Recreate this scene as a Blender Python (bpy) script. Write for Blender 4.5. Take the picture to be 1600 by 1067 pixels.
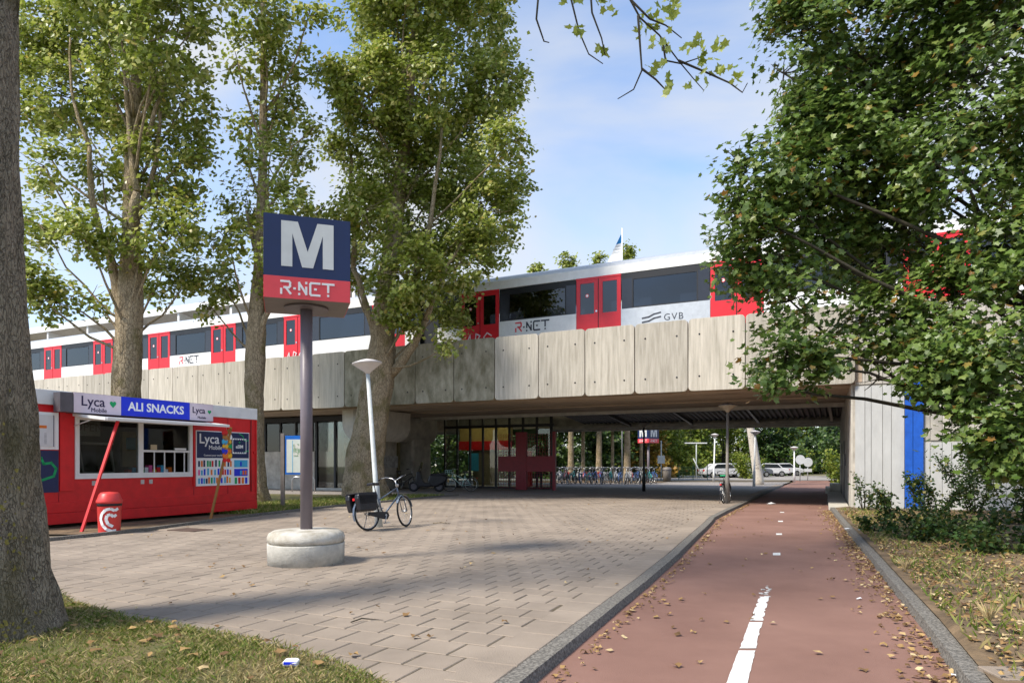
import bpy, bmesh, math, random
from mathutils import Vector, Matrix, noise as mnoise
R = math.radians
rnd = random.Random(7)
for o in list(bpy.data.objects): bpy.data.objects.remove(o)
scene = bpy.context.scene
COL = scene.collection
# ---------------------------------------------------------------- camera
F, H, HZ = 1067.0, 1.4, 723.0          # focal length (px of a 1600 wide picture), eye height, horizon row
cd = bpy.data.cameras.new('camera'); cam = bpy.data.objects.new('camera', cd); COL.objects.link(cam)
cam.location = (0, 0, H); cam.rotation_euler = (R(90), 0, 0)
cd.sensor_width = 36; cd.lens = 36 * F / 1600; cd.shift_y = (HZ - 533.5) / 1600
cd.clip_start = .05; cd.clip_end = 2000
scene.camera = cam
# ---------------------------------------------------------------- sky, sun, exposure
SUN_AZ, SUN_EL = 58, 48                # the light travels towards this azimuth (from +Y to +X)
w = bpy.data.worlds.new('World'); scene.world = w; w.use_nodes = True
nt = w.node_tree; nt.nodes.clear(); N = nt.nodes.new; L = nt.links.new
out = N('ShaderNodeOutputWorld'); bg = N('ShaderNodeBackground'); bg.inputs[1].default_value = .15
sky = N('ShaderNodeTexSky'); sky.sky_type = 'NISHITA'; sky.sun_disc = False
sky.sun_elevation = R(SUN_EL); sky.sun_rotation = R(SUN_AZ + 180); sky.dust_density = .15; sky.air_density = .85; sky.ozone_density = 1.2
tc = N('ShaderNodeTexCoord'); mp = N('ShaderNodeMapping'); mp.inputs['Scale'].default_value = (1.1, 1.1, 2.6)
n1 = N('ShaderNodeTexNoise'); n1.inputs['Scale'].default_value = 1.5; n1.inputs['Detail'].default_value = 9; n1.inputs['Roughness'].default_value = .48
n1.inputs['Distortion'].default_value = .4
cr = N('ShaderNodeValToRGB'); cr.color_ramp.elements[0].position = .42; cr.color_ramp.elements[1].position = .66
cr.color_ramp.elements[0].color = (0, 0, 0, 1); cr.color_ramp.elements[1].color = (.92, .92, .92, 1)
sp = N('ShaderNodeSeparateXYZ'); mr = N('ShaderNodeMapRange'); mr.inputs[1].default_value = .0; mr.inputs[2].default_value = .30
mr.inputs[3].default_value = .8; mr.inputs[4].default_value = 0
mx0 = N('ShaderNodeMath'); mx0.operation = 'MAXIMUM'
mix = N('ShaderNodeMixRGB'); mix.inputs[2].default_value = (2.5, 2.55, 2.62, 1)
L(tc.outputs['Generated'], mp.inputs[0]); L(mp.outputs[0], n1.inputs[0]); L(n1.outputs[0], cr.inputs[0])
L(tc.outputs['Generated'], sp.inputs[0]); L(sp.outputs[2], mr.inputs[0])
L(cr.outputs[0], mx0.inputs[0]); L(mr.outputs[0], mx0.inputs[1]); L(mx0.outputs[0], mix.inputs[0])
L(sky.outputs[0], mix.inputs[1]); L(mix.outputs[0], bg.inputs[0]); L(bg.outputs[0], out.inputs[0])
sd = bpy.data.lights.new('sun', 'SUN'); sd.energy = 2.75; sd.angle = R(12); sd.color = (1, .93, .82)
so = bpy.data.objects.new('sun', sd); COL.objects.link(so)
SUND = d = Vector((math.sin(R(SUN_AZ)) * math.cos(R(SUN_EL)), math.cos(R(SUN_AZ)) * math.cos(R(SUN_EL)), -math.sin(R(SUN_EL))))
so.rotation_euler = d.to_track_quat('-Z', 'Y').to_euler(); so.location = (-20, -5, 30)
vs = scene.view_settings; vs.view_transform = 'Standard'; vs.look = 'None'; vs.exposure = 1.15; vs.gamma = 1; vs.use_curve_mapping = False
# ---------------------------------------------------------------- helpers
def gp(px, py, z=0):                   # ground point seen at a picture position
    D = F * (H - z) / (py - HZ); return Vector(((px - 800) / F * D, D, z))
def at(px, py, D): return Vector(((px - 800) / F * D, D, H + (HZ - py) / F * D))
MATS = {}
def mat(name, col, rough=.7, metal=0, var=.12, scale=6, bump=0, bscale=None, col2=None, spec=.4, island=0, stretch=None, thr=(.4, .65), coord='Object', trans=0, objvar=0):
    if name in MATS: return MATS[name]
    m = bpy.data.materials.new(name); m.use_nodes = True; t = m.node_tree; nd = t.nodes; ln = t.links.new
    b = nd['Principled BSDF']; b.inputs['Roughness'].default_value = rough; b.inputs['Metallic'].default_value = metal
    b.inputs['Specular IOR Level'].default_value = spec
    mpn = nd.new('ShaderNodeMapping')
    if coord == 'World': co = nd.new('ShaderNodeNewGeometry'); ln(co.outputs['Position'], mpn.inputs[0])
    else: co = nd.new('ShaderNodeTexCoord'); ln(co.outputs[coord], mpn.inputs[0])
    if stretch: mpn.inputs['Scale'].default_value = stretch
    oi = nd.new('ShaderNodeObjectInfo')
    ad = nd.new('ShaderNodeVectorMath'); ad.operation = 'SCALE'; ad.inputs[3].default_value = 37
    cb = nd.new('ShaderNodeCombineXYZ'); [ln(oi.outputs['Random'], cb.inputs[i]) for i in range(3)]
    ln(cb.outputs[0], ad.inputs[0])
    if coord != 'World': ln(ad.outputs[0], mpn.inputs['Location'])
    nz = nd.new('ShaderNodeTexNoise'); nz.inputs['Scale'].default_value = scale; nz.inputs['Detail'].default_value = 7; nz.inputs['Roughness'].default_value = .62
    ln(mpn.outputs[0], nz.inputs[0])
    c = Vector(col)
    rp = nd.new('ShaderNodeValToRGB')
    if col2 is None:
        a, z = c * (1 - var * 1.6), c * (1 + var * 1.4); p = (.3, .7)
    else: a, z, p = c, Vector(col2), thr
    rp.color_ramp.elements[0].position = p[0]; rp.color_ramp.elements[1].position = p[1]
    rp.color_ramp.elements[0].color = (*a, 1); rp.color_ramp.elements[1].color = (*z, 1)
    ln(nz.outputs[0], rp.inputs[0]); src = rp.outputs[0]
    if island or objvar:
        hs = nd.new('ShaderNodeHueSaturation'); mrn = nd.new('ShaderNodeMapRange')
        if island: g = nd.new('ShaderNodeNewGeometry'); ln(g.outputs['Random Per Island'], mrn.inputs[0])
        else: ln(oi.outputs['Random'], mrn.inputs[0])
        k = island or objvar; mrn.inputs[3].default_value = 1 - k; mrn.inputs[4].default_value = 1 + k
        ln(mrn.outputs[0], hs.inputs['Value']); ln(src, hs.inputs['Color']); src = hs.outputs[0]
    ln(src, b.inputs['Base Color'])
    if bump:
        n2 = nd.new('ShaderNodeTexNoise'); n2.inputs['Scale'].default_value = bscale or scale * 6; n2.inputs['Detail'].default_value = 5
        ln(mpn.outputs[0], n2.inputs[0]); bp = nd.new('ShaderNodeBump'); bp.inputs['Strength'].default_value = bump; bp.inputs['Distance'].default_value = .02 if bump < 1 else .07
        ln(n2.outputs[0], bp.inputs['Height']); ln(bp.outputs[0], b.inputs['Normal'])
    if trans:
        tr = nd.new('ShaderNodeBsdfTranslucent'); ln(src, tr.inputs[0]); ms = nd.new('ShaderNodeMixShader'); ms.inputs[0].default_value = trans
        ln(b.outputs[0], ms.inputs[1]); ln(tr.outputs[0], ms.inputs[2]); ln(ms.outputs[0], nd['Material Output'].inputs[0])
    MATS[name] = m; return m
def leafmat(name, cols, trans=.35, rough=.45, spec=.35):       # each leaf takes one of several colours
    m = bpy.data.materials.new(name); m.use_nodes = True; t = m.node_tree; nd = t.nodes; ln = t.links.new
    b = nd['Principled BSDF']; b.inputs['Roughness'].default_value = rough; b.inputs['Specular IOR Level'].default_value = spec
    g = nd.new('ShaderNodeNewGeometry'); rp = nd.new('ShaderNodeValToRGB'); e = rp.color_ramp.elements
    while len(e) < len(cols): e.new(.5)
    for i, (p, c) in enumerate(cols): e[i].position = p; e[i].color = (*c, 1)
    ln(g.outputs['Random Per Island'], rp.inputs[0]); ln(rp.outputs[0], b.inputs['Base Color'])
    tr = nd.new('ShaderNodeBsdfTranslucent'); ln(rp.outputs[0], tr.inputs[0]); ms = nd.new('ShaderNodeMixShader'); ms.inputs[0].default_value = trans
    ln(b.outputs[0], ms.inputs[1]); ln(tr.outputs[0], ms.inputs[2]); ln(ms.outputs[0], nd['Material Output'].inputs[0])
    MATS[name] = m; return m
def glassmat(name, tint=(.8, .85, .85), refl=.12, mul=1.2):
    m = bpy.data.materials.new(name); m.use_nodes = True; t = m.node_tree; nd = t.nodes; ln = t.links.new
    nd.remove(nd['Principled BSDF']); tr = nd.new('ShaderNodeBsdfTransparent'); tr.inputs[0].default_value = (*tint, 1)
    gl = nd.new('ShaderNodeBsdfGlossy'); gl.inputs['Roughness'].default_value = .02; fr = nd.new('ShaderNodeFresnel'); fr.inputs[0].default_value = 1.5
    ml = nd.new('ShaderNodeMath'); ml.operation = 'MULTIPLY_ADD'; ml.inputs[1].default_value = mul; ml.inputs[2].default_value = refl; ml.use_clamp = True
    ms = nd.new('ShaderNodeMixShader'); ln(fr.outputs[0], ml.inputs[0]); ln(ml.outputs[0], ms.inputs[0]); ln(tr.outputs[0], ms.inputs[1]); ln(gl.outputs[0], ms.inputs[2])
    ln(ms.outputs[0], nd['Material Output'].inputs[0]); MATS[name] = m; return m
class MB:
    def __init__(s): s.v = []; s.f = []; s.m = []; s.sm = []
    def face(s, idx, mi=0, smooth=False): s.f.append(idx); s.m.append(mi); s.sm.append(smooth)
    def poly(s, pts, mi=0):
        b = len(s.v); s.v += [Vector(p) for p in pts]; s.face(list(range(b, b + len(pts))), mi); return s
    def box(s, c, size, mi=0, rz=0, M=None):
        b = len(s.v); hx, hy, hz = size[0] / 2, size[1] / 2, size[2] / 2
        T = M if M is not None else Matrix.Translation(Vector(c)) @ Matrix.Rotation(rz, 4, 'Z')
        for x, y, z in ((-1,-1,-1),(1,-1,-1),(1,1,-1),(-1,1,-1),(-1,-1,1),(1,-1,1),(1,1,1),(-1,1,1)): s.v.append(T @ Vector((x*hx, y*hy, z*hz)))
        for q in ((0,3,2,1),(4,5,6,7),(0,1,5,4),(1,2,6,5),(2,3,7,6),(3,0,4,7)): s.face([b+i for i in q], mi)
        return s
    def b2(s, x0, x1, y0, y1, z0, z1, mi=0): return s.box(((x0+x1)/2, (y0+y1)/2, (z0+z1)/2), (abs(x1-x0), abs(y1-y0), abs(z1-z0)), mi)
    def prism(s, pts, ext, T=None, mi=0, smooth=False):      # polygon in XY pushed up by ext along Z, then T
        T = T or Matrix(); b = len(s.v); n = len(pts)
        for z in (0, ext):
            for p in pts: s.v.append(T @ Vector((p[0], p[1], z)))
        s.face(list(range(b + n - 1, b - 1, -1)), mi); s.face(list(range(b + n, b + 2*n)), mi)
        for i in range(n): j = (i+1) % n; s.face([b+i, b+j, b+n+j, b+n+i], mi, smooth)
        return s
    def tube(s, pts, rad, n=8, mi=0, cap=True, smooth=True, wob=0):
        pts = [Vector(p) for p in pts]; rad = rad if isinstance(rad, (list, tuple)) else [rad] * len(pts); b = len(s.v)
        prev = None
        for i, p in enumerate(pts):
            t = (pts[min(i+1, len(pts)-1)] - pts[max(i-1, 0)]).normalized()
            if prev is None: a = t.orthogonal().normalized()
            else: a = (prev - t * prev.dot(t)); a = a.normalized() if a.length > 1e-6 else t.orthogonal().normalized()
            prev = a; c = t.cross(a)
            for k in range(n):
                th = 2*math.pi*k/n; r = rad[i]
                if wob: r *= 1 + wob * mnoise.noise(Vector((math.cos(th)*2, math.sin(th)*2, p.z*1.3 + p.x)))
                s.v.append(p + (a*math.cos(th) + c*math.sin(th)) * r)
        for i in range(len(pts)-1):
            for k in range(n): k2 = (k+1) % n; s.face([b+i*n+k, b+i*n+k2, b+(i+1)*n+k2, b+(i+1)*n+k], mi, smooth)
        if cap: s.face([b+k for k in range(n-1, -1, -1)], mi); s.face([b+(len(pts)-1)*n+k for k in range(n)], mi)
        return s
    def lathe(s, prof, n=20, T=None, mi=0, smooth=True):
        T = T or Matrix(); b = len(s.v)
        for r, z in prof:
            for k in range(n): th = 2*math.pi*k/n; s.v.append(T @ Vector((r*math.cos(th), r*math.sin(th), z)))
        for i in range(len(prof)-1):
            for k in range(n): k2 = (k+1) % n; s.face([b+i*n+k, b+i*n+k2, b+(i+1)*n+k2, b+(i+1)*n+k], mi, smooth)
        s.face([b+k for k in range(n-1, -1, -1)], mi); s.face([b+(len(prof)-1)*n+k for k in range(n)], mi)
        return s
    def torus(s, R1, r, T=None, n=28, k=8, mi=0):
        T = T or Matrix(); b = len(s.v)
        for i in range(n):
            a = 2*math.pi*i/n
            for j in range(k):
                q = 2*math.pi*j/k; rr = R1 + r*math.cos(q); s.v.append(T @ Vector((rr*math.cos(a), r*math.sin(q), rr*math.sin(a))))
        for i in range(n):
            for j in range(k):
                i2 = (i+1) % n; j2 = (j+1) % k; s.face([b+i*k+j, b+i2*k+j, b+i2*k+j2, b+i*k+j2], mi, True)
        return s
    def build(s, name, mats, parent=None, loc=None, bevel=0, kind=None):
        me = bpy.data.meshes.new(name); me.from_pydata([tuple(v) for v in s.v], [], s.f)
        mats = mats if isinstance(mats, (list, tuple)) else [mats]
        for m in mats: me.materials.append(m)
        me.polygons.foreach_set('material_index', s.m); me.polygons.foreach_set('use_smooth', s.sm); me.update()
        return link(name, me, parent, loc, bevel, kind)
def link(name, me, parent=None, loc=None, bevel=0, kind=None, rz=None):
    o = bpy.data.objects.new(name, me); COL.objects.link(o)
    if parent: o.parent = parent
    if loc is not None: o.location = loc
    if rz is not None: o.rotation_euler.z = rz
    if bevel: md = o.modifiers.new('bevel', 'BEVEL'); md.width = bevel; md.segments = 2; md.limit_method = 'ANGLE'
    if kind: o['kind'] = kind
    return o
def tag(o, label, cat, group=None):
    o['label'] = label; o['category'] = cat
    if group: o['group'] = group
    return o
def thing(name, label, cat, loc=(0,0,0), rz=0, group=None, rot=None):
    o = bpy.data.objects.new(name, None); COL.objects.link(o); o.location = loc
    o.rotation_euler = rot if rot else (0, 0, rz); o.empty_display_size = .2
    return tag(o, label, cat, group)
def kids(o): return [c for c in bpy.data.objects if c.parent == o]
def copy_tree(o, tree, parent=None):
    c = o.copy(); COL.objects.link(c)
    if parent: c.parent = parent
    for ch in tree.get(o, []): copy_tree(ch, tree, c)
    return c
def tree_of():
    t = {}
    for o in bpy.data.objects:
        if o.parent: t.setdefault(o.parent, []).append(o)
    return t
def text(name, body, size, m, parent, M, depth=.004, bold=0, align='CENTER', spacing=1):
    cu = bpy.data.curves.new(name, 'FONT'); cu.body = body; cu.size = size; cu.extrude = depth; cu.offset = bold; cu.align_x = align; cu.align_y = 'CENTER'
    cu.space_character = spacing; cu.resolution_u = 3
    o = bpy.data.objects.new(name, cu); COL.objects.link(o); dg = bpy.context.evaluated_depsgraph_get()
    me = bpy.data.meshes.new_from_object(o.evaluated_get(dg)); bpy.data.objects.remove(o); bpy.data.curves.remove(cu)
    me.materials.clear(); me.materials.append(m); ob = link(name, me, parent); ob.matrix_local = M; return ob
def strokes(mb, polys, wd, T, dep=.006, mi=0):        # flat lettering drawn with bars in the XZ plane of T, facing -Y
    for pl in polys:
        for a, b in zip(pl[:-1], pl[1:]):
            a, b = Vector((a[0], 0, a[1])), Vector((b[0], 0, b[1])); dd = b - a; ln_ = dd.length
            ang = math.atan2(dd.z, dd.x); M = T @ Matrix.Translation((a+b)/2) @ Matrix.Rotation(-ang, 4, 'Y')
            mb.box(None, (ln_ + wd*.85, dep, wd), mi, M=M)
UP = Matrix.Rotation(R(90), 4, 'X')                   # stands text up, facing -Y
# ---------------------------------------------------------------- materials
M_conc = mat('concrete', (.42, .39, .34), .9, var=.2, scale=2.2, bump=.3, bscale=40)
M_panel = mat('weathered concrete', (.32, .29, .235), .92, col2=(.52, .475, .40), thr=(.28, .62), scale=2.2, stretch=(5, 1, .35), bump=.35, bscale=60, objvar=.14)
M_panelmoss = mat('mossy concrete', (.17, .155, .10), .95, col2=(.42, .385, .30), thr=(.34, .70), scale=2.0, stretch=(1.5, 1, .7), bump=.4, bscale=50, objvar=.15)
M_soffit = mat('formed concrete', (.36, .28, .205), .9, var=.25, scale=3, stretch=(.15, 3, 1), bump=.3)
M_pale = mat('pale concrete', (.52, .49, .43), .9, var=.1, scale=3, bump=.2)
M_base = mat('footing concrete', (.33, .29, .22), .95, col2=(.55, .52, .46), thr=(.35, .6), scale=5, bump=.5, bscale=70)
M_wpaint = mat('white wall paint', (.46, .46, .445), .75, var=.07, scale=3, stretch=(1, 1, .4), bump=.15)
M_bpaint = mat('blue wall paint', (.01, .09, .45), .5, var=.12, scale=5)
M_dark = mat('black metal', (.012, .012, .014), .45, var=.2)
M_iron = mat('dark grey steel', (.10, .09, .10), .4, var=.1, metal=.2)
M_pole = mat('mauve grey paint', (.17, .14, .155), .42, var=.08, scale=2)
M_lamp = mat('pale grey paint', (.50, .53, .52), .5, var=.10, scale=6)
M_lampd = mat('grey brown paint', (.20, .18, .16), .5, var=.12, scale=6)
M_opal = mat('opal plastic', (.62, .58, .56), .35, var=.05, scale=3)
M_white = mat('white paint', (.74, .74, .73), .45, var=.05, scale=4)
M_silver = mat('silver paint', (.50, .52, .54), .35, var=.06, metal=.3)
M_red = mat('red paint', (.62, .012, .016), .42, var=.1, scale=4)
M_tred = mat('train red', (.62, .02, .03), .35, var=.05, scale=2)
M_sred = mat('sign red', (.72, .06, .075), .4, var=.03)
M_navy = mat('navy enamel', (.008, .020, .082), .38, var=.08, scale=2)
M_blue = mat('bright blue', (.006, .03, .60), .4, var=.04)
M_green = mat('logo green', (.0, .32, .10), .5, var=.05)
M_lilac = mat('pale lilac vinyl', (.66, .56, .62), .45, var=.03)
M_ink = mat('dark ink', (.025, .015, .06), .6, var=.05)
M_wht = mat('white vinyl', (.80, .80, .80), .5, var=.03)
M_mgrey = mat('light grey enamel', (.62, .63, .62), .5, var=.04)
M_yel = mat('yellow', (.75, .42, .02), .5, var=.08)
M_org = mat('orange', (.75, .18, .02), .5, var=.08)
M_cyan = mat('cyan', (.05, .38, .62), .5, var=.08)
M_pink = mat('pink', (.7, .1, .3), .5, var=.08)
M_wood = mat('varnished wood', (.36, .16, .035), .55, var=.3, scale=5, stretch=(1, 1, .15))
M_rub = mat('tyre rubber', (.016, .016, .017), .8, var=.2)
M_chrome = mat('steel', (.55, .55, .55), .28, metal=.9, var=.08)
M_leath = mat('black vinyl', (.014, .014, .018), .35, var=.2, scale=9, bump=.3, bscale=30)
M_mint = mat('mint paint', (.38, .62, .60), .4, var=.06)
M_gold = mat('warm interior', (.30, .17, .06), .7, var=.4, scale=2)
M_olive = mat('olive wall tiles', (.20, .17, .09), .6, var=.2, scale=3)
M_maroon = mat('maroon steel', (.22, .008, .018), .45, var=.1)
M_glass = glassmat('window glass', (.70, .74, .72), .01)
M_tglass = glassmat('train glass', (.11, .12, .14), .03)
def barkmat(name, dark, lite, vs, zs, moss=None):
    m = bpy.data.materials.new(name); m.use_nodes = True; t = m.node_tree; nd = t.nodes; ln = t.links.new; b = nd['Principled BSDF']; b.inputs['Roughness'].default_value = .95; b.inputs['Specular IOR Level'].default_value = .2
    co = nd.new('ShaderNodeTexCoord'); mpn = nd.new('ShaderNodeMapping'); mpn.inputs['Scale'].default_value = (1, 1, zs); ln(co.outputs['Object'], mpn.inputs[0])
    wn = nd.new('ShaderNodeTexNoise'); wn.inputs['Scale'].default_value = vs*.5; wn.inputs['Detail'].default_value = 4; ln(mpn.outputs[0], wn.inputs[0])
    va = nd.new('ShaderNodeVectorMath'); va.operation = 'MULTIPLY_ADD'; va.inputs[1].default_value = (.16, .16, .16); ln(wn.outputs['Color'], va.inputs[0]); ln(mpn.outputs[0], va.inputs[2])
    vo = nd.new('ShaderNodeTexVoronoi'); vo.feature = 'DISTANCE_TO_EDGE'; vo.inputs['Scale'].default_value = vs; ln(va.outputs[0], vo.inputs['Vector'])
    n2 = nd.new('ShaderNodeTexNoise'); n2.inputs['Scale'].default_value = vs*3.5; n2.inputs['Detail'].default_value = 8; ln(mpn.outputs[0], n2.inputs[0])
    mrn = nd.new('ShaderNodeMapRange'); mrn.inputs[2].default_value = .10; mrn.inputs[3].default_value = .35; ln(vo.outputs['Distance'], mrn.inputs[0])
    mu = nd.new('ShaderNodeMath'); mu.operation = 'MULTIPLY'; ln(mrn.outputs[0], mu.inputs[0]); ln(n2.outputs[0], mu.inputs[1])
    rp = nd.new('ShaderNodeValToRGB'); rp.color_ramp.elements[0].position = .05; rp.color_ramp.elements[1].position = .52; rp.color_ramp.elements[0].color = (*dark, 1); rp.color_ramp.elements[1].color = (*lite, 1); ln(mu.outputs[0], rp.inputs[0]); src = rp.outputs[0]
    if moss:
        n3 = nd.new('ShaderNodeTexNoise'); n3.inputs['Scale'].default_value = 1.6; n3.inputs['Detail'].default_value = 8; ln(co.outputs['Object'], n3.inputs[0]); r3 = nd.new('ShaderNodeValToRGB'); r3.color_ramp.elements[0].position = .50; r3.color_ramp.elements[1].position = .66; r3.color_ramp.elements[1].color = (.75, .75, .75, 1); ln(n3.outputs[0], r3.inputs[0])
        mx = nd.new('ShaderNodeMixRGB'); mx.inputs[2].default_value = (*moss, 1); ln(r3.outputs[0], mx.inputs[0]); ln(src, mx.inputs[1]); src = mx.outputs[0]
    ln(src, b.inputs['Base Color']); bp = nd.new('ShaderNodeBump'); bp.inputs['Strength'].default_value = 1; bp.inputs['Distance'].default_value = .05; ln(mu.outputs[0], bp.inputs['Height']); ln(bp.outputs[0], b.inputs['Normal'])
    MATS[name] = m; return m
M_bark = barkmat('poplar bark', (.10,.075,.045), (.46,.36,.235), 13, .4, (.19,.16,.06))
M_bark2 = barkmat('grey bark', (.085,.07,.052), (.42,.35,.255), 30, .30, (.16,.135,.06))
M_barkd = mat('dark bark', (.045, .038, .025), .95, var=.3, scale=6, bump=.6)
M_birch = mat('birch bark', (.60, .54, .46), .8, col2=(.16, .12, .09), thr=(.56, .66), scale=5, stretch=(1, 1, 2.4))
M_lichen = mat('yellow lichen', (.24, .20, .05), .95, var=.3, scale=20, bump=.5)
M_pop = leafmat('poplar leaves', [(0, (.13, .175, .02)), (.35, (.25, .31, .042)), (.72, (.39, .44, .095)), (.95, (.58, .57, .23)), (1, (.46, .35, .07))], .42, .38, .5)
M_map = leafmat('maple leaves', [(0, (.06, .11, .018)), (.45, (.115, .185, .032)), (.86, (.20, .275, .07)), (.96, (.20, .23, .05)), (.985, (.28, .15, .03)), (1, (.32, .17, .04))], .33, .4, .45)
M_bgA = leafmat('far leaves yellow green', [(0, (.10, .16, .02)), (.5, (.20, .26, .03)), (1, (.32, .34, .06))], .4)
M_bgB = leafmat('far leaves dark green', [(0, (.02, .05, .01)), (.5, (.05, .10, .018)), (1, (.10, .16, .03))], .3)
M_bgC = leafmat('far leaves orange', [(0, (.16, .14, .02)), (.5, (.32, .20, .03)), (1, (.40, .22, .04))], .35)
M_ivy = leafmat('ground leaves', [(0, (.02, .05, .01)), (.6, (.05, .10, .02)), (.9, (.10, .12, .03)), (1, (.25, .2, .03))], .25)
M_dry = leafmat('fallen leaves', [(0, (.11, .06, .025)), (.4, (.24, .14, .055)), (.75, (.40, .26, .10)), (1, (.58, .46, .26))], .1, .8)
M_straw = leafmat('straw blades', [(0, (.22, .17, .06)), (.5, (.36, .28, .12)), (1, (.52, .42, .22))], .2, .8)
M_grass = leafmat('grass blades', [(0, (.07, .12, .012)), (.4, (.14, .20, .02)), (.7, (.27, .27, .07)), (1, (.46, .37, .16))], .3, .6)
M_tile = mat('paving slabs', (.282, .228, .178), .92, var=.15, scale=.9, bump=.35, bscale=90, island=.05, coord='World')
M_tileO = mat('paving slab', (.282, .228, .178), .92, var=.15, scale=.9, bump=.35, bscale=90, objvar=.05, coord='World')
M_joint = mat('sandy joints', (.10, .078, .048), 1, var=.3, scale=8)
M_kerb = mat('pebbled kerb', (.10, .092, .08), .95, col2=(.24, .22, .19), thr=(.42, .6), scale=45, bump=.5, bscale=60)
M_path = mat('red asphalt', (.195, .102, .077), .95, col2=(.285, .158, .121), thr=(.3, .72), scale=.7, bump=.45, bscale=160)
M_mark = mat('road paint', (.72, .71, .68), .8, var=.08, scale=14)
M_soil = mat('leafy soil', (.085, .060, .036), 1, col2=(.22, .15, .085), thr=(.35, .65), scale=3, bump=.7, bscale=30)
M_lawn = mat('dry lawn', (.07, .085, .02), 1, col2=(.17, .13, .06), thr=(.38, .62), scale=1.6, bump=.7, bscale=60)
M_road = mat('far road', (.30, .28, .26), .95, var=.1, scale=1)
# ================================================================ GROUND
def lerp_poly(pts, D):                 # X on a polyline (list of (X, D)) at depth D
    for (x0, d0), (x1, d1) in zip(pts[:-1], pts[1:]):
        if D <= d1 or (x1, d1) == pts[-1]: return x0 + (x1 - x0) * (D - d0) / (d1 - d0)
def resample(pts, step):
    P = [Vector((p[0], p[1], 0)) for p in pts]; outp = []; acc = 0; tot = sum((b-a).length for a, b in zip(P[:-1], P[1:]))
    n = int(tot / step); seg = 0; pos = 0; cum = [0]
    for a, b in zip(P[:-1], P[1:]): cum.append(cum[-1] + (b-a).length)
    for i in range(n):
        sdist = (i + .5) * step
        while cum[seg+1] < sdist: seg += 1
        t = (sdist - cum[seg]) / (cum[seg+1] - cum[seg]); dd = (P[seg+1] - P[seg]).normalized()
        outp.append((P[seg].lerp(P[seg+1], t), math.atan2(dd.y, dd.x)))
    return outp
PL = [(-1.6,.6),(-.30,3.3),(.122,4.34),(.957,6.38),(1.75,8.3),(2.576,10.37),(3.5,12.8),(4.5,15.4),(5.35,17.7),(6.4,20.05),(8.49,24.5),(12.4,33),(17.6,44),(22,53),(24.5,60)]
PR = [(2.2,2.4),(2.857,4.34),(3.60,6.05),(4.325,7.82),(5.34,10.27),(6.41,12.9),(8.55,18.1),(9.75,21),(11.5,25),(15.3,33.2),(20.4,44),(24.6,53),(27.5,60)]
g = MB().poly([(-300,-60,-.2),(300,-60,-.2),(300,500,-.2),(-300,500,-.2)]).build('ground', mat('far ground', (.10,.10,.045), 1, col2=(.20,.17,.09), thr=(.4,.6), scale=.2)); g['kind'] = 'structure'
mb = MB(); k = 40
ds = [.6 + (60-.6) * (i / 60) for i in range(61)]
for a, b in zip(ds[:-1], ds[1:]):
    mb.poly([(lerp_poly(PL,a)-.1,a,-.07),(lerp_poly(PR,a)+.1,a,-.07),(lerp_poly(PR,b)+.1,b,-.07),(lerp_poly(PL,b)-.1,b,-.07)])
path = mb.build('cycle_path', M_path); path['kind'] = 'structure'
# worn centre line, a separate painted part with ragged edges
def ragged(p0, p1, w0, w1, n=60, seed=1):
    r = random.Random(seed); m = MB(); p0 = Vector(p0); p1 = Vector(p1); L_ = []; R_ = []
    for i in range(n+1):
        t = i/n; c = p0.lerp(p1, t); ww = (w0 + (w1-w0)*t)/2
        L_.append((c.x - ww*(1 + r.uniform(-.03,.03) - (r.random() < .25)*t*t*.4), c.y)); R_.append((c.x + ww*(1 + r.uniform(-.03,.03) - (r.random() < .3)*t*t*.5), c.y))
    for i in range(n):
        if i in (26, 41): continue
        m.poly([(*L_[i],-.0655),(*R_[i],-.0655),(*R_[i+1],-.0655),(*L_[i+1],-.0655)])
    return m
ragged((1.13,3.7,0),(2.77,7.5,0),.15,.11).build('centre_line', M_mark, path)
fl = MB(); r2 = random.Random(3)
for i in range(16):
    t = r2.random(); c = Vector((2.77,7.5)).lerp(Vector((3.05,8.15)), t); s_ = .035*(1-t*.6)
    x = c.x + r2.uniform(-.05,.05); fl.poly([(x-s_,c.y-s_,-.0655),(x+s_,c.y-s_*.6,-.0655),(x+s_*.7,c.y+s_,-.0655),(x-s_*.8,c.y+s_*.8,-.0655)])
fl.build('flaked_paint', M_mark, path)
for px, py in ((1208,865),(1213,834),(1216,814),(1219,800)):
    p = gp(px, py, -.0655); l = .30
    MB().poly([(p.x-.06,p.y-l/2,p.z),(p.x+.06,p.y-l/2,p.z),(p.x+.06+l*.38,p.y+l/2,p.z),(p.x-.06+l*.38,p.y+l/2,p.z)]).build('lane_dash', M_mark, path)
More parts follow.
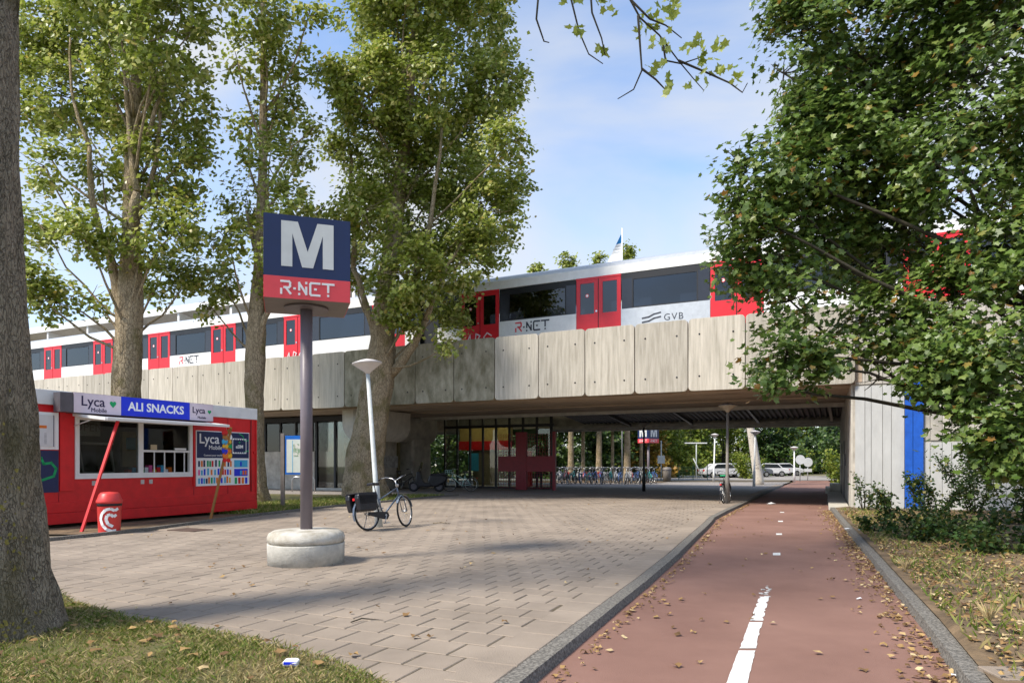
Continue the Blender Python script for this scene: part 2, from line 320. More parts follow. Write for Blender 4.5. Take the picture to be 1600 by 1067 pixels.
# plaza bed and slabs
KL = [(-9.0,10.6),(-7.85,13.2),(-7.53,14.1),(-6.75,18),(-5.76,21.3),(-3.31,27.2),(-2.2,29.5)]       # kerb of the green strip
LAWN = [(-9,9.5),(-4.9,7.3),(-4.3,6.67),(-3.4,6.05),(-2.6,5.6),(-1.8,5.2),(-1.24,4.71),(-.89,4.36),(-.2,3.4),(.5,2.2)]
pv = MB()
far = [5, 10, 15, 20, 25, 30, 36, 43, 50, 56]
pv.poly([(-60,1,-.0065),(lerp_poly(PL,1)-.2,1,-.0065)] + [(lerp_poly(PL,d_)-.2,d_,-.0065) for d_ in far] + [(-60,56,-.0065)])
plaza = pv.build('plaza', M_joint); plaza['kind'] = 'structure'
TS = .335; ang = R(-24); uu = Vector((math.cos(ang), math.sin(ang), 0)); vv = Vector((-uu.y, uu.x, 0))
def slab_mesh(mb, c, sx, sy, u, v, dz, tilt=(0,0), g_=.007):
    hx, hy = sx/2 - g_, sy/2 - g_; b = .006; base = len(mb.v)
    for (a, bb, z) in ((hx,hy,-.033),(hx,hy,-b),(hx-b,hy-b,0)):
        for sxx, syy in ((-1,-1),(1,-1),(1,1),(-1,1)):
            mb.v.append(c + u*(a*sxx) + v*(bb*syy) + Vector((0,0,z + dz + tilt[0]*a*sxx + tilt[1]*bb*syy)))
    for q in range(2):
        for i in range(4): j = (i+1) % 4; mb.face([base+q*4+i, base+q*4+j, base+q*4+4+j, base+q*4+4+i])
    mb.face([base+8+i for i in range(4)])
cand = []
for i in range(-110, 110):
    for j in range(-30, 110):
        c = uu*((i + .5*(j % 2))*TS) + vv*(j*TS) + Vector((-1.5, 6, 0))
        if c.y < 2.6 or c.y > 30: continue
        if c.x > lerp_poly(PL, c.y) - .22 - .36 + .12: continue
        if c.x < (lerp_poly(KL, c.y) if c.y > 10.6 else -20) - .05: continue
        if c.x < -.78*c.y - 1 : continue
        if c.y < 7.4 and c.x < -5: continue
        if c.y < 9.5:
            lx = [p for p in LAWN]; ok = True
            for (x0,y0),(x1,y1) in zip(LAWN[:-1], LAWN[1:]):
                if x0 <= c.x <= x1 and c.y < y0 + (y1-y0)*(c.x-x0)/(x1-x0) - .12: ok = False
            if not ok: continue
        cand.append(c)
cand.sort(key=lambda c: c.y)
vis = [c for c in cand if abs(c.x/c.y) < .77 and 723 + F*H/c.y < 1085]
near = set(id(c) for c in vis[:300]); protos = []
for q in range(4):
    t = MB(); slab_mesh(t, Vector((0,0,0)), TS, TS, Vector((1,0,0)), Vector((0,1,0)), 0); 
    me = bpy.data.meshes.new('paving_slab'); me.from_pydata([tuple(v) for v in t.v], [], t.f); me.materials.append(M_tileO); protos.append(me)
rest = MB()
for c in cand:
    dz = mnoise.noise(Vector((c.x*.7, c.y*.7, 3)))*.003 + rnd.uniform(-.0014,.0014)
    if id(c) in near:
        o = link('paving_slab', protos[0], plaza, (c.x, c.y, dz), rz=ang + rnd.uniform(-.006,.006)); o.rotation_euler.x = rnd.uniform(-.006,.006); o.rotation_euler.y = rnd.uniform(-.006,.006)
    else: slab_mesh(rest, c, TS, TS, uu, vv, dz, (rnd.uniform(-.007,.007), rnd.uniform(-.007,.007)))
rest.build('far_paving_slabs', M_tile, plaza, kind='stuff')
fb = mat('small paving bricks', (.20,.185,.17), .9, var=.1, scale=2)
pv = MB(); pv.poly([(-60,29.6,-.003)] + [(lerp_poly(PL,d_)-.2,d_,-.003) for d_ in (29.6,33,36,43,50)] + [(-60,50,-.003)])
bt = fb.node_tree; br = bt.nodes.new('ShaderNodeTexBrick'); br.inputs['Scale'].default_value = 2.2; br.inputs['Color1'].default_value = (.34,.30,.27,1); br.inputs['Color2'].default_value = (.28,.255,.235,1)
br.inputs['Mortar'].default_value = (.07,.06,.05,1); br.inputs['Mortar Size'].default_value = .015
tcn = bt.nodes.new('ShaderNodeTexCoord'); bt.links.new(tcn.outputs['Object'], br.inputs[0]); bt.links.new(br.outputs[0], bt.nodes['Principled BSDF'].inputs['Base Color'])
pb = pv.build('brick_pavement', fb); pb['kind'] = 'structure'
# band of slabs and kerb stones beside the cycle path
bandme = MB(); slab_mesh(bandme, Vector((0,0,0)), .45, .345, Vector((1,0,0)), Vector((0,1,0)), 0)
bme = bpy.data.meshes.new('edge_slab'); bme.from_pydata([tuple(v) for v in bandme.v], [], bandme.f); bme.materials.append(M_tileO)
edge = [(x-.20-.175*1.07, y+.07) for x, y in PL if y < 52]
for p, a in resample(edge, .45):
    if p.y > 2.5 and p.y < 46: link('edge_slab', bme, plaza, (p.x, p.y, .004 + rnd.uniform(-.002,.002)), rz=a + rnd.uniform(-.008,.008))
kb = MB(); kb.prism([(-.497,-.08),(.497,-.08),(.497,.09),(-.497,.09)], .1, Matrix.Translation((0,0,-.11)))
for v in kb.v:
    if v.z > -.05 and v.y < 0: v.y += .03
kme = bpy.data.meshes.new('kerb_stone'); kme.from_pydata([tuple(v) for v in kb.v], [], kb.f); kme.materials.append(M_kerb)
kerbL = link('kerb', None); kerbL['kind'] = 'structure'
for p, a in resample([(x-.115, y+.04) for x, y in PL if y < 52], 1.0):
    o = link('kerb_stone', kme, kerbL, (p.x, p.y, .014), rz=a + rnd.uniform(-.006,.006))
kerbR = link('kerb', None); kerbR['kind'] = 'structure'
kb2 = MB(); kb2.prism([(-.497,-.075),(.497,-.075),(.497,.075),(-.497,.075)], .135, Matrix.Translation((0,0,-.12)))
for v in kb2.v:
    if v.z > 0 and v.y > 0: v.y -= .03
k2 = bpy.data.meshes.new('kerb_stone'); k2.from_pydata([tuple(v) for v in kb2.v], [], kb2.f); k2.materials.append(M_kerb)
for p, a in resample([(x+.09, y-.03) for x, y in PR if y < 44], 1.0): link('kerb_stone', k2, kerbR, (p.x, p.y, .0), rz=a + rnd.uniform(-.006,.006))
kerbG = link('kerb', None); kerbG['kind'] = 'structure'
kb3 = MB().box((0,0,0), (.994,.10,.12)); k3 = bpy.data.meshes.new('kerb_stone'); k3.from_pydata([tuple(v) for v in kb3.v], [], kb3.f); k3.materials.append(M_kerb)
for p, a in resample(KL, 1.0): link('kerb_stone', k3, kerbG, (p.x-.05, p.y+.02, .0), rz=a)
# green strip, lawn, verge
def sheet(name, pts, m, z=.0, kind='structure'):
    o = MB().poly([(x, y, z) for x, y in pts]).build(name, m); o['kind'] = kind; return o
sheet('green_strip', [(-6.72,18.3)] + [(x-.1, y) for x, y in KL[4:6]] + [(-4.6,29.2),(-14,31),(-15,18.3)], M_lawn, .025)
sheet('bare_strip', [(x-.1, y) for x, y in KL[1:4]] + [(-6.75,18.3),(-15,18.3),(-16,13)], M_soil, .022)
def soft(name, pts, m, z, amp, res=.15):            # gently uneven ground inside a polygon
    xs = [p[0] for p in pts]; ys = [p[1] for p in pts]
    bm = bmesh.new(); f = bm.faces.new([bm.verts.new((x,y,z)) for x, y in pts]); bmesh.ops.triangulate(bm, faces=[f])
    for _ in range(6):
        es = [e for e in bm.edges if e.calc_length() > max(.25, .05*e.verts[0].co.y)]
        if not es or len(bm.faces) > 30000: break
        bmesh.ops.subdivide_edges(bm, edges=es, cuts=1); bmesh.ops.triangulate(bm, faces=[f for f in bm.faces if len(f.verts) > 3])
    for v in bm.verts:
        if not v.is_boundary: v.co.z += amp*(mnoise.noise(v.co*1.3) + .5*mnoise.noise(v.co*4)) + amp*.5
    me = bpy.data.meshes.new(name); bm.to_mesh(me); bm.free(); me.materials.append(m)
    for p in me.polygons: p.use_smooth = True
    o = link(name, me); o['kind'] = 'structure'; return o
soft('lawn', LAWN + [(.5,.5),(-12,.5),(-12,9.6)], M_lawn, .012, .03)
soft('verge', [(x+.17, y-.02) for x, y in PR if y < 22] + [(11.2,22),(26,15),(26,1),(2.4,1)], M_soil, .03, .05)
VERGE_L = [(x+.2, y) for x, y in PR]
# a corner of slabs beyond the right kerb in the foreground
for i in range(6):
    for j in range(2):
        t = MB(); slab_mesh(t, Vector((0,0,0)), .3, .3, Vector((1,0,0)), Vector((0,1,0)), 0)
        o = t.build('paving_slab', M_tileO, plaza, (3.25 + i*.302 + j*.1, 4.42 - j*.302 - i*.02, .045)); o.rotation_euler.z = R(-4)
def scatter_blades(name, n, inside, hgt, m, z0=.02, w=.006, lean=.5, seed=1, label=None, cat=None, patch=None):
    r = random.Random(seed); mb = MB(); c = 0; tries = 0
    while c < n and tries < n*12:
        tries += 1; p = inside(r)
        if p is None: continue
        if patch and mnoise.noise(Vector((p[0]*patch, p[1]*patch, seed))) + r.uniform(-.4,.4) < -.2: continue
        h = hgt*r.uniform(.45,1.15); a = r.uniform(0, 6.283); dx, dy = math.cos(a)*w, math.sin(a)*w; lx, ly = r.gauss(0,lean)*h, r.gauss(0,lean)*h
        b = len(mb.v); mb.v += [Vector((p[0]-dx,p[1]-dy,z0)), Vector((p[0]+dx,p[1]+dy,z0)), Vector((p[0]+lx*.4+dx*.6,p[1]+ly*.4+dy*.6,z0+h*.6)), Vector((p[0]+lx,p[1]+ly,z0+h))]
        mb.face([b,b+1,b+2]); mb.face([b,b+2,b+3]); c += 1
    o = mb.build(name, m); o['kind'] = 'stuff'
    if label: tag(o, label, cat)
    return o
def in_lawn(r):
    x, y = r.uniform(-6.2,-.2), r.uniform(3.0,9); 
    for (x0,y0),(x1,y1) in zip(LAWN[:-1], LAWN[1:]):
        if x0 <= x <= x1: return (x, y) if y < y0 + (y1-y0)*(x-x0)/(x1-x0) + .04 else None
    return None
scatter_blades('grass', 42000, in_lawn, .042, M_grass, .03, .004, .7, 2, 'short patchy dry green grass at the bottom left beside the paving', 'grass', .9)
scatter_blades('dry_grass', 26000, in_lawn, .035, M_straw, .03, .004, .9, 12, 'straw coloured dry grass patches at the bottom left', 'grass', 1.1)
def in_strip(r):
    y = r.uniform(18.4,28.6); x0 = lerp_poly(KL, y) - .12; x = x0 - r.random()*3.2; return (x, y)
scatter_blades('grass', 16000, in_strip, .12, M_grass, .02, .014, .5, 3, 'green grass strip around the middle tree behind the low kerb', 'grass', .5)
def in_verge(r):
    y = r.uniform(3.5,20); x = lerp_poly(VERGE_L, y) + .05 + abs(r.gauss(0,1.4)); return (x, y)
scatter_blades('grass', 4200, in_verge, .10, M_grass, .04, .008, .6, 4, 'thin grass tufts on the leafy verge right of the cycle path', 'grass', .8)
def leaves_litter(name, n, inside, size, m, z, label, seed=5):
    r = random.Random(seed); mb = MB(); c = 0
    while c < n:
        p = inside(r)
        if p is None: continue
        s_ = size*r.uniform(.5,1.2); a = r.uniform(0,6.28); pts = []
        for k in range(7):
            rr = s_*(1 if k % 2 == 0 else .55); th = a + k*6.283/7; pts.append((p[0]+rr*math.cos(th), p[1]+rr*math.sin(th), z + r.uniform(.004,.03)))
        mb.poly(pts); c += 1
    o = mb.build(name, m); o['kind'] = 'stuff'; return tag(o, label, 'leaves')
def l_right(r):
    y = r.uniform(3.6,21)**1; x = lerp_poly(PR, y) - abs(r.gauss(0,.17)) + .03; return (x, y)
leaves_litter('fallen_leaves', 1000, l_right, .032, M_dry, -.066, 'fallen brown leaves gathered along the right kerb of the red path')
def l_left(r):
    y = r.uniform(4,24); x = lerp_poly(PL, y) + abs(r.gauss(0,.09)) + .02; return (x, y)
leaves_litter('fallen_leaves', 480, l_left, .028, M_dry, -.066, 'fallen yellow leaves lying along the left kerb of the red path', 6)
def l_any(r):
    y = r.uniform(3.6,24); x = r.uniform(-.7*y, lerp_poly(PR,y)); return (x, y) if x > (lerp_poly(KL,y) if y > 10.6 else -6) and not (lerp_poly(PL,y)-.3 < x < lerp_poly(PL,y)+.05) else None
leaves_litter('fallen_leaves', 130, lambda r: (lambda p: p if p and p[0] < lerp_poly(PL,p[1])-.3 else None)(l_any(r)), .04, M_dry, .006, 'single fallen leaves scattered over the grey paving slabs', 7)
leaves_litter('fallen_leaves', 110, lambda r: (lambda p: p if p and p[0] > lerp_poly(PL,p[1]) else None)(l_any(r)), .04, M_dry, -.066, 'single fallen leaves scattered over the middle of the red path', 8)
def l_verge(r):
    y = r.uniform(3.6,19); x = lerp_poly(VERGE_L, y) + .05 + abs(r.gauss(0,2)); return (x, y)
leaves_litter('fallen_leaves', 5200, l_verge, .036, M_dry, .06, 'brown leaf litter covering the soil verge under the maple', 9)
leaves_litter('fallen_leaves', 170, in_lawn, .045, M_dry, .05, 'dry leaves lying in the grass at the bottom left', 10)
# ================================================================ VIADUCT (local x along it, +y away from the camera)
C0 = 23.07; TH = math.atan2(-.4467, .8947); V0 = Vector((10.35, 20.61, 0))
V = thing('viaduct', 'long concrete railway viaduct with weathered parapet panels over the underpass', 'viaduct', V0, TH)
def lx(px, c):                          # viaduct coordinate of picture column px on the plane c metres away
    r = (px - 800) / F; D = c / (.4467*r + .8947); return D*(.8947*r - .4467) - .05
ZB, ZT = 3.8, 6.2
def panel(w_, h_, t, m):
    mb = MB(); rr = .13; pts = []
    for cx, cz, a0 in ((w_/2-rr, h_/2-rr, 0), (-w_/2+rr, h_/2-rr, 90), (-w_/2+rr, -h_/2+rr, 180), (w_/2-rr, -h_/2+rr, 270)):
        for q in range(5): a = R(a0 + q*22.5); pts.append((cx + rr*math.cos(a), cz + rr*math.sin(a)))
    mb.prism(pts, t, Matrix.Rotation(R(90), 4, 'X') @ Matrix.Translation((0,0,-t)))
    for sx in (-1, 1):
        for sz in (-1, 1): mb.lathe([(.032,0),(.032,.012),(.018,.014)], 10, Matrix.Translation((sx*w_*.30, -.0, sz*h_*.29 - (.02))) @ Matrix.Rotation(R(90), 4, 'X'), 1)
    return mb
pj = [-3.16 - 1.83*k for k in range(0, 30)]
pm = {}
for key, m in (('a', M_panel), ('b', M_panelmoss)):
    t = panel(1.80, ZT-ZB, .16, m); o = t.build('parapet_panel', [m, M_dark], V); pm[key] = o
first = {'a': True, 'b': True}
for i, x in enumerate([-1.33] + pj):
    key = 'b' if i in (6, 7, 8, 9) else 'a'
    o = pm[key] if first[key] else link('parapet_panel', pm[key].data, V)
    first[key] = False
    o.location = (x - .915, 0, (ZB+ZT)/2 + rnd.uniform(-.012,.012)); o.rotation_euler.y = rnd.uniform(-.003,.003)
    md = o.modifiers.new('bevel', 'BEVEL'); md.width = .02; md.segments = 2; md.limit_method = 'ANGLE'; md.angle_limit = R(50)
t = panel(1.33, ZT-ZB, .16, M_panel); o = t.build('parapet_panel', [M_panel, M_dark], V, (-.665,0,(ZB+ZT)/2), bevel=.02)
MB().b2(-58, 0, .2, .5, ZB+.12, ZT-.25).build('parapet_core', M_conc, V)
# deck slab with formwork strips on the underside
MB().b2(-60, 14, .52, 16.4, 4.75, 5.25).build('deck_slab', M_conc, V)
y = .17; i = 0
while y < 8.0:
    wd = (.55, .95, .42, 1.25, .8)[i % 5]; z0 = ZB + (.05, .0, .10, .03, .07)[i % 5]
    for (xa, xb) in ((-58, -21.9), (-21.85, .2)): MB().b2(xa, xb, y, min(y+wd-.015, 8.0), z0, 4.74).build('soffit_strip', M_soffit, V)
    y += wd; i += 1
MB().b2(-21.8, .2, 8.05, 8.4, 3.72, 4.74).build('soffit_lip', M_pale, V)  # pale colour stands in for daylight on the edge of the slot
cg = MB(); per = .26; x = -14.3; z0 = 4.3; y0, y1 = 8.45, 15.1
while x < .6:
    for a, b, za, zb in ((0,.08,z0,z0),(.08,.13,z0,z0+.09),(.13,.21,z0+.09,z0+.09),(.21,.26,z0+.09,z0)):
        cg.poly([(x+a,y0,za),(x+b,y0,zb),(x+b,y1,zb-.62),(x+a,y1,za-.62)])
    x += per
cg.build('corrugated_ceiling', mat('dark ribbed sheet', (.05,.045,.042), .6, var=.2), V)
for x in (-11.5, -8, -4.5, -1): MB().box(None, (.12,6.6,.16), M=Matrix.Translation((x,11.8,3.87)) @ Matrix.Rotation(-math.atan2(.62,6.65),4,'X')).build('ceiling_beam', M_dark, V)
for yy, z0, z1 in ((15.15, 3.42, 3.60), (15.62, 3.30, 4.74), (16.09, 3.34, 5.5)): MB().b2(-30, 2, yy, yy+.45, z0, z1).build('far_edge_beam', M_conc, V)
# crossbeam with round underside on two columns
cb = MB(); pts = [(-.75, 1.05)] + [(.75*math.cos(R(180 + q*15)), .42 + .75*math.sin(R(180+q*15))*1.0) for q in range(13)] + [(.75, 1.05)]
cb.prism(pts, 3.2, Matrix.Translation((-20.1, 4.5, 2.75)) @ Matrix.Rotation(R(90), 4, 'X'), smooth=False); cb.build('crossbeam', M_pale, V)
cb = MB(); cb.prism(pts, 5.2, Matrix.Translation((-21.9, 9.7, 2.75)) @ Matrix.Rotation(R(90), 4, 'X')); cb.build('crossbeam', M_conc, V)
MB().b2(-20.22, -19.86, 1.285, 1.32, 2.42, 3.78).build('drain_recess', M_conc, V)
for ya, yb in ((4.6, 6.2), (7.6, 9.4)): 
    c_ = MB(); c_.prism([(-.55,ya),(.55,ya),(.55,yb),(-.55,yb)], 3.0, Matrix.Translation((-21.9,0,0))); c_.build('column', M_conc, V, bevel=.12)
MB().b2(-22.46, -21.34, 4.59, 6.21, 1.15, 1.75).build('painted_band', mat('worn white band', (.30,.29,.28), .9, col2=(.5,.49,.47), thr=(.4,.6), scale=6), V)
# abutment: board-marked, painted white with a blue stripe
ab = MB().b2(.02, 16, .22, 6, -.2, ZT); ab.build('abutment_core', M_conc, V)
x = .0; k = 0; BX0, BX1 = lx(1419, C0), lx(1441, C0)
edges = [.0]
while edges[-1] < 14: edges.append(edges[-1] + (.21,.27,.17,.30,.23,.34)[len(edges) % 6])
for a, b in zip(edges[:-1], edges[1:]):
    blue = BX0 - .12 < (a+b)/2 < BX1 + .1; top = 3.72 if (a+b)/2 < BX1 else 2.0
    dz = .10 if blue else rnd.uniform(0,.014); g_ = .006
    MB().b2(a+g_, b-g_, .19-dz, .219, -.15, top + (.05 if blue else 0)).build('wall_board', M_bpaint if blue else M_wpaint, V)
    MB().b2(a+g_, b-g_, .19-rnd.uniform(0,.012), .219, top + .06, ZT-.02).build('wall_board', M_soffit if False else M_conc, V)
# wall along the cycle path inside the underpass
wa = Vector((10.40, 20.95)); wb = Vector((17.2, 35.8)); dw = (wb-wa); lw = dw.length; dw = dw/lw
Wl = thing('underpass_wall', 'board marked concrete wall along the right side of the red cycle path', 'wall', (wa.x, wa.y, 0), math.atan2(dw.y, dw.x))
MB().b2(0, lw, -3, -.05, -.2, 4.7).build('wall_core', M_conc, Wl)
x = 0.0
while x < lw:
    wd = rnd.choice((.35,.5,.42)); MB().b2(x+.005, min(x+wd,lw)-.005, -.049, -.0 + rnd.uniform(-.012,.01), -.1, 4.2).build('wall_board', M_pale if x < .8 else M_conc, Wl); x += wd
MB().b2(7.5, 8.9, .0, .03, -.05, 2.3).build('steel_door', M_iron, Wl); MB().b2(11.5, 12.9, .0, .03, -.05, 2.3).build('steel_door', M_iron, Wl)
MB().b2(6, 6.4, .0, .05, 1.3, 1.75).build('notice_plate', M_iron, Wl)
MB().b2(13.2, lw, .04, .5, -.1, .35).build('low_plinth', M_pale, Wl); MB().b2(12.6, lw, .5, .7, -.1, .18).build('low_plinth', M_pale, Wl)
MB().b2(.2, 12.55, .04, .62, -.1, .02).build('footway_strip', M_pale, Wl)
# station front left of the crossbeam
SF = thing('station_front', 'low concrete and dark framed glass station front under the viaduct', 'building', V0, TH)
yF = 4.0
MB().b2(-45, -25.0, yF, yF+.3, 0, 2.0).build('parapet_wall', M_conc, SF, bevel=.02)
MB().b2(-45, -21.6, yF+2.6, yF+2.8, 0, 3.8).build('back_wall', M_olive, SF)
MB().b2(-45, -21.6, yF+.1, yF+2.6, -.05, .02).build('hall_floor', M_conc, SF)
for i in range(6): MB().b2(-31.6+i*1.3, -30.9+i*1.3, yF+2.4, yF+2.58, 2.0, 3.3).build('brown_shelf', M_gold, SF)  # warm brown boxes along the back wall
x = -33.0
while x < -25.1:
    MB().b2(x, x+.10, yF+.05, yF+.2, 2.0, 3.78).build('mullion', M_dark, SF)
    MB().b2(x+.1, x+1.1, yF+.11, yF+.125, 2.0, 3.7).build('pane', M_glass, SF); x += 1.1
MB().b2(-33, -21.6, yF+.04, yF+.22, 3.55, 3.79).build('head_rail', M_dark, SF)
for x in (-25.0, -23.75, -22.55, -21.75): MB().b2(x, x+.12, yF+.04, yF+.2, 0, 3.6).build('mullion', M_dark, SF)
for x in (-24.88, -23.63, -22.43): MB().b2(x, x+(1.13 if x < -22.5 else .68), yF+.11, yF+.125, .12, 3.55).build('pane', M_glass, SF)
MB().b2(-24.9, -21.7, yF+.03, yF+.21, 0, .12).build('sill', M_pale, SF)
# glazed entrance hall
GH = thing('entrance_hall', 'black framed glass entrance hall with red and yellow interior under the viaduct', 'building', V0, TH)
yG = 10.4
for i in range(9):
    x = -21.1 + i*.83
    MB().b2(x-.05, x+.05, yG, yG+.12, 0, 4.2).build('mullion', M_dark, GH)
    if i < 8: MB().b2(x+.05, x+.78, yG+.05, yG+.062, .1, 4.1).build('pane', M_glass, GH)
MB().b2(-21.15, -14.3, yG-.01, yG+.13, 3.35, 3.5).build('head_rail', M_dark, GH)
MB().b2(-21.15, -14.3, yG-.01, yG+.13, 0, .1).build('sill', M_dark, GH)
sx = lambda y: -14.4 - .43*(y-yG)
for i in range(4):
    ya, yb = yG + .1 + i*1.9, yG + 2.0 + i*1.9
    MB().b2(sx(ya)-.05, sx(ya)+.05, ya-.05, ya+.05, 0, 4.2).build('mullion', M_dark, GH)
    if i < 3: MB().prism([(sx(ya),ya),(sx(ya)+.012,ya),(sx(yb)+.012,yb),(sx(yb),yb)], 4.0, Matrix.Translation((0,0,.1))).build('pane', M_glass, GH)
MB().prism([(-21.3,yG+.2),(-14.5,yG+.2),(sx(16)-.05,16),(-24.5,16)], .03, Matrix.Translation((0,0,-.015))).build('hall_floor', M_pale, GH)
MB().prism([(-21.3,yG),(-14.3,yG),(sx(16.4),16.4),(-24.5,16.4)], .35, Matrix.Translation((0,0,4.25))).build('hall_ceiling', M_dark, GH)
MB().b2(-21.4, -19.7, 14.2, 14.5, 0, 2.3).build('ticket_counter', M_olive, GH)
MB().b2(-22.3, -18.7, 14.1, 14.4, 2.75, 3.7).build('yellow_fascia', mat('yellow panel', (.50,.38,.12), .5, var=.1), GH)
MB().b2(-22.4, -18.6, 14.0, 14.12, 2.2, 2.75).build('red_fascia', M_red, GH)
MB().b2(-17.3, -15.2, 11.6, 11.75, 2.95, 3.3).build('green_sign', mat('green sign', (.06,.22,.03), .5), GH)
MB().b2(-21.6, -20.9, 14.0, 14.06, .9, 2.0).build('blue_screen', M_cyan, GH)
MB().b2(-17.5, -16.9, 13.2, 13.4, 0, 2.1).build('ticket_machine', M_tred, GH)
lm_ = bpy.data.materials.new('lit ceiling lamp'); lm_.use_nodes = True; lm_.node_tree.nodes['Principled BSDF'].inputs['Emission Color'].default_value = (1,.86,.6,1); lm_.node_tree.nodes['Principled BSDF'].inputs['Emission Strength'].default_value = 10
for x in (-21.5,-19.8,-18.1): MB().b2(x, x+1.0, 12.3, 12.5, 4.19, 4.245).build('ceiling_lamp', lm_, GH)
# maroon gate frames standing in front of the hall
GT = thing('gate_frame', 'maroon steel gate with wire mesh beside the glass entrance hall', 'gate', V0, TH)
MB().b2(-15.85, -15.25, 9.0, 9.2, 0, 3.0).build('post', M_maroon, GT)
MB().b2(-16.9, -13.6, 9.02, 9.16, .95, 1.75).build('crossbar', M_maroon, GT)
MB().b2(-13.75, -13.6, 8.98, 9.14, 0, 3.0).build('post', M_maroon, GT)
wm = MB()
for i in range(22): wm.b2(-16.9+i*.15, -16.888+i*.15, 9.06, 9.075, .05, 2.9)
for i in range(19): wm.b2(-16.9, -13.6, 9.078, 9.09, .1+i*.155, .112+i*.155)
wm.build('wire_mesh', M_maroon, GT, kind='stuff')
# platform canopy above the station
CN = thing('platform_canopy', 'white folded platform roof rising behind the train at the left', 'canopy', V0, TH)
zc = 12.0
for i in range(7):
    x1 = -27.0 - i*5.2; x0 = x1 - 5.2
    c_ = MB(); yA, yB = 9.5, 16
    c_.poly([(x0,yA,zc),(x1,yA,zc),(x1,yB,zc-1.3),(x0,yB,zc-1.3)]).build('roof_underside', mat('canopy underside', (.42,.40,.37), .8), CN)
    MB().b2(x0, x1, yA-.15, yA, zc-.05, zc+.42).build('fascia', M_white, CN)
    MB().b2(x0, x1, yA, yB, zc+.30, zc+.41).build('roof_deck', M_white, CN)
    m_ = MB(); m_.prism([(yA,zc-.0),(yA,zc-.95),(yA+.5,zc-1.2),(yB,zc-1.3),(yB,zc)], .2, Matrix(((0,0,1,x1-.1),(1,0,0,0),(0,1,0,0),(0,0,0,1)))); m_.build('roof_fin', M_white, CN)
    MB().b2(x1-.3, x1+.0, 13, 13.3, 5.2, zc-.9).build('roof_post', M_pale, CN)
# ================================================================ TRAIN
TR = thing('metro_train', 'white and red metro train standing on the viaduct behind the panels', 'train', V0, TH)
yT = 2.8; CT = C0 + yT
ZW0, ZW1, ZD, ZR = 7.42, 8.6, 8.8, 9.17
doors1 = [7.9, 2.36, -3.84, -9.13, -14.53]; doors2 = [-19.4, -25.0, -30.3, -35.5, -40.6, -45.7]
DW = 1.88
def rnet(mbR, mbK, T, s):                 # the stroked network lettering
    R_ = [[(0,.35),(0,.0)],[(.0,1),(.62,1),(.7,.9),(.7,.62),(.6,.5),(.25,.5)],[(.35,.5),(.72,.02)]]
    strokes(mbR, [[(x*s,z*s) for x,z in p] for p in R_], .17*s, T)
    K_ = [[(1.02,.45),(1.08,.45)], [(1.42,.0),(1.42,.04)],[(1.42,.38),(1.42,.95),(1.98,.05),(1.98,.6)],[(1.98,.94),(1.98,1.0)],
          [(3.05,1),(2.38,1),(2.3,.9),(2.3,.1),(2.38,0),(3.05,0)],[(2.68,.5),(2.76,.5)], [(3.3,1),(4.2,1)],[(3.75,1),(3.75,.35)],[(3.75,.02),(3.75,.06)]]
    strokes(mbK, [[(x*s,z*s) for x,z in p] for p in K_], .17*s, T)
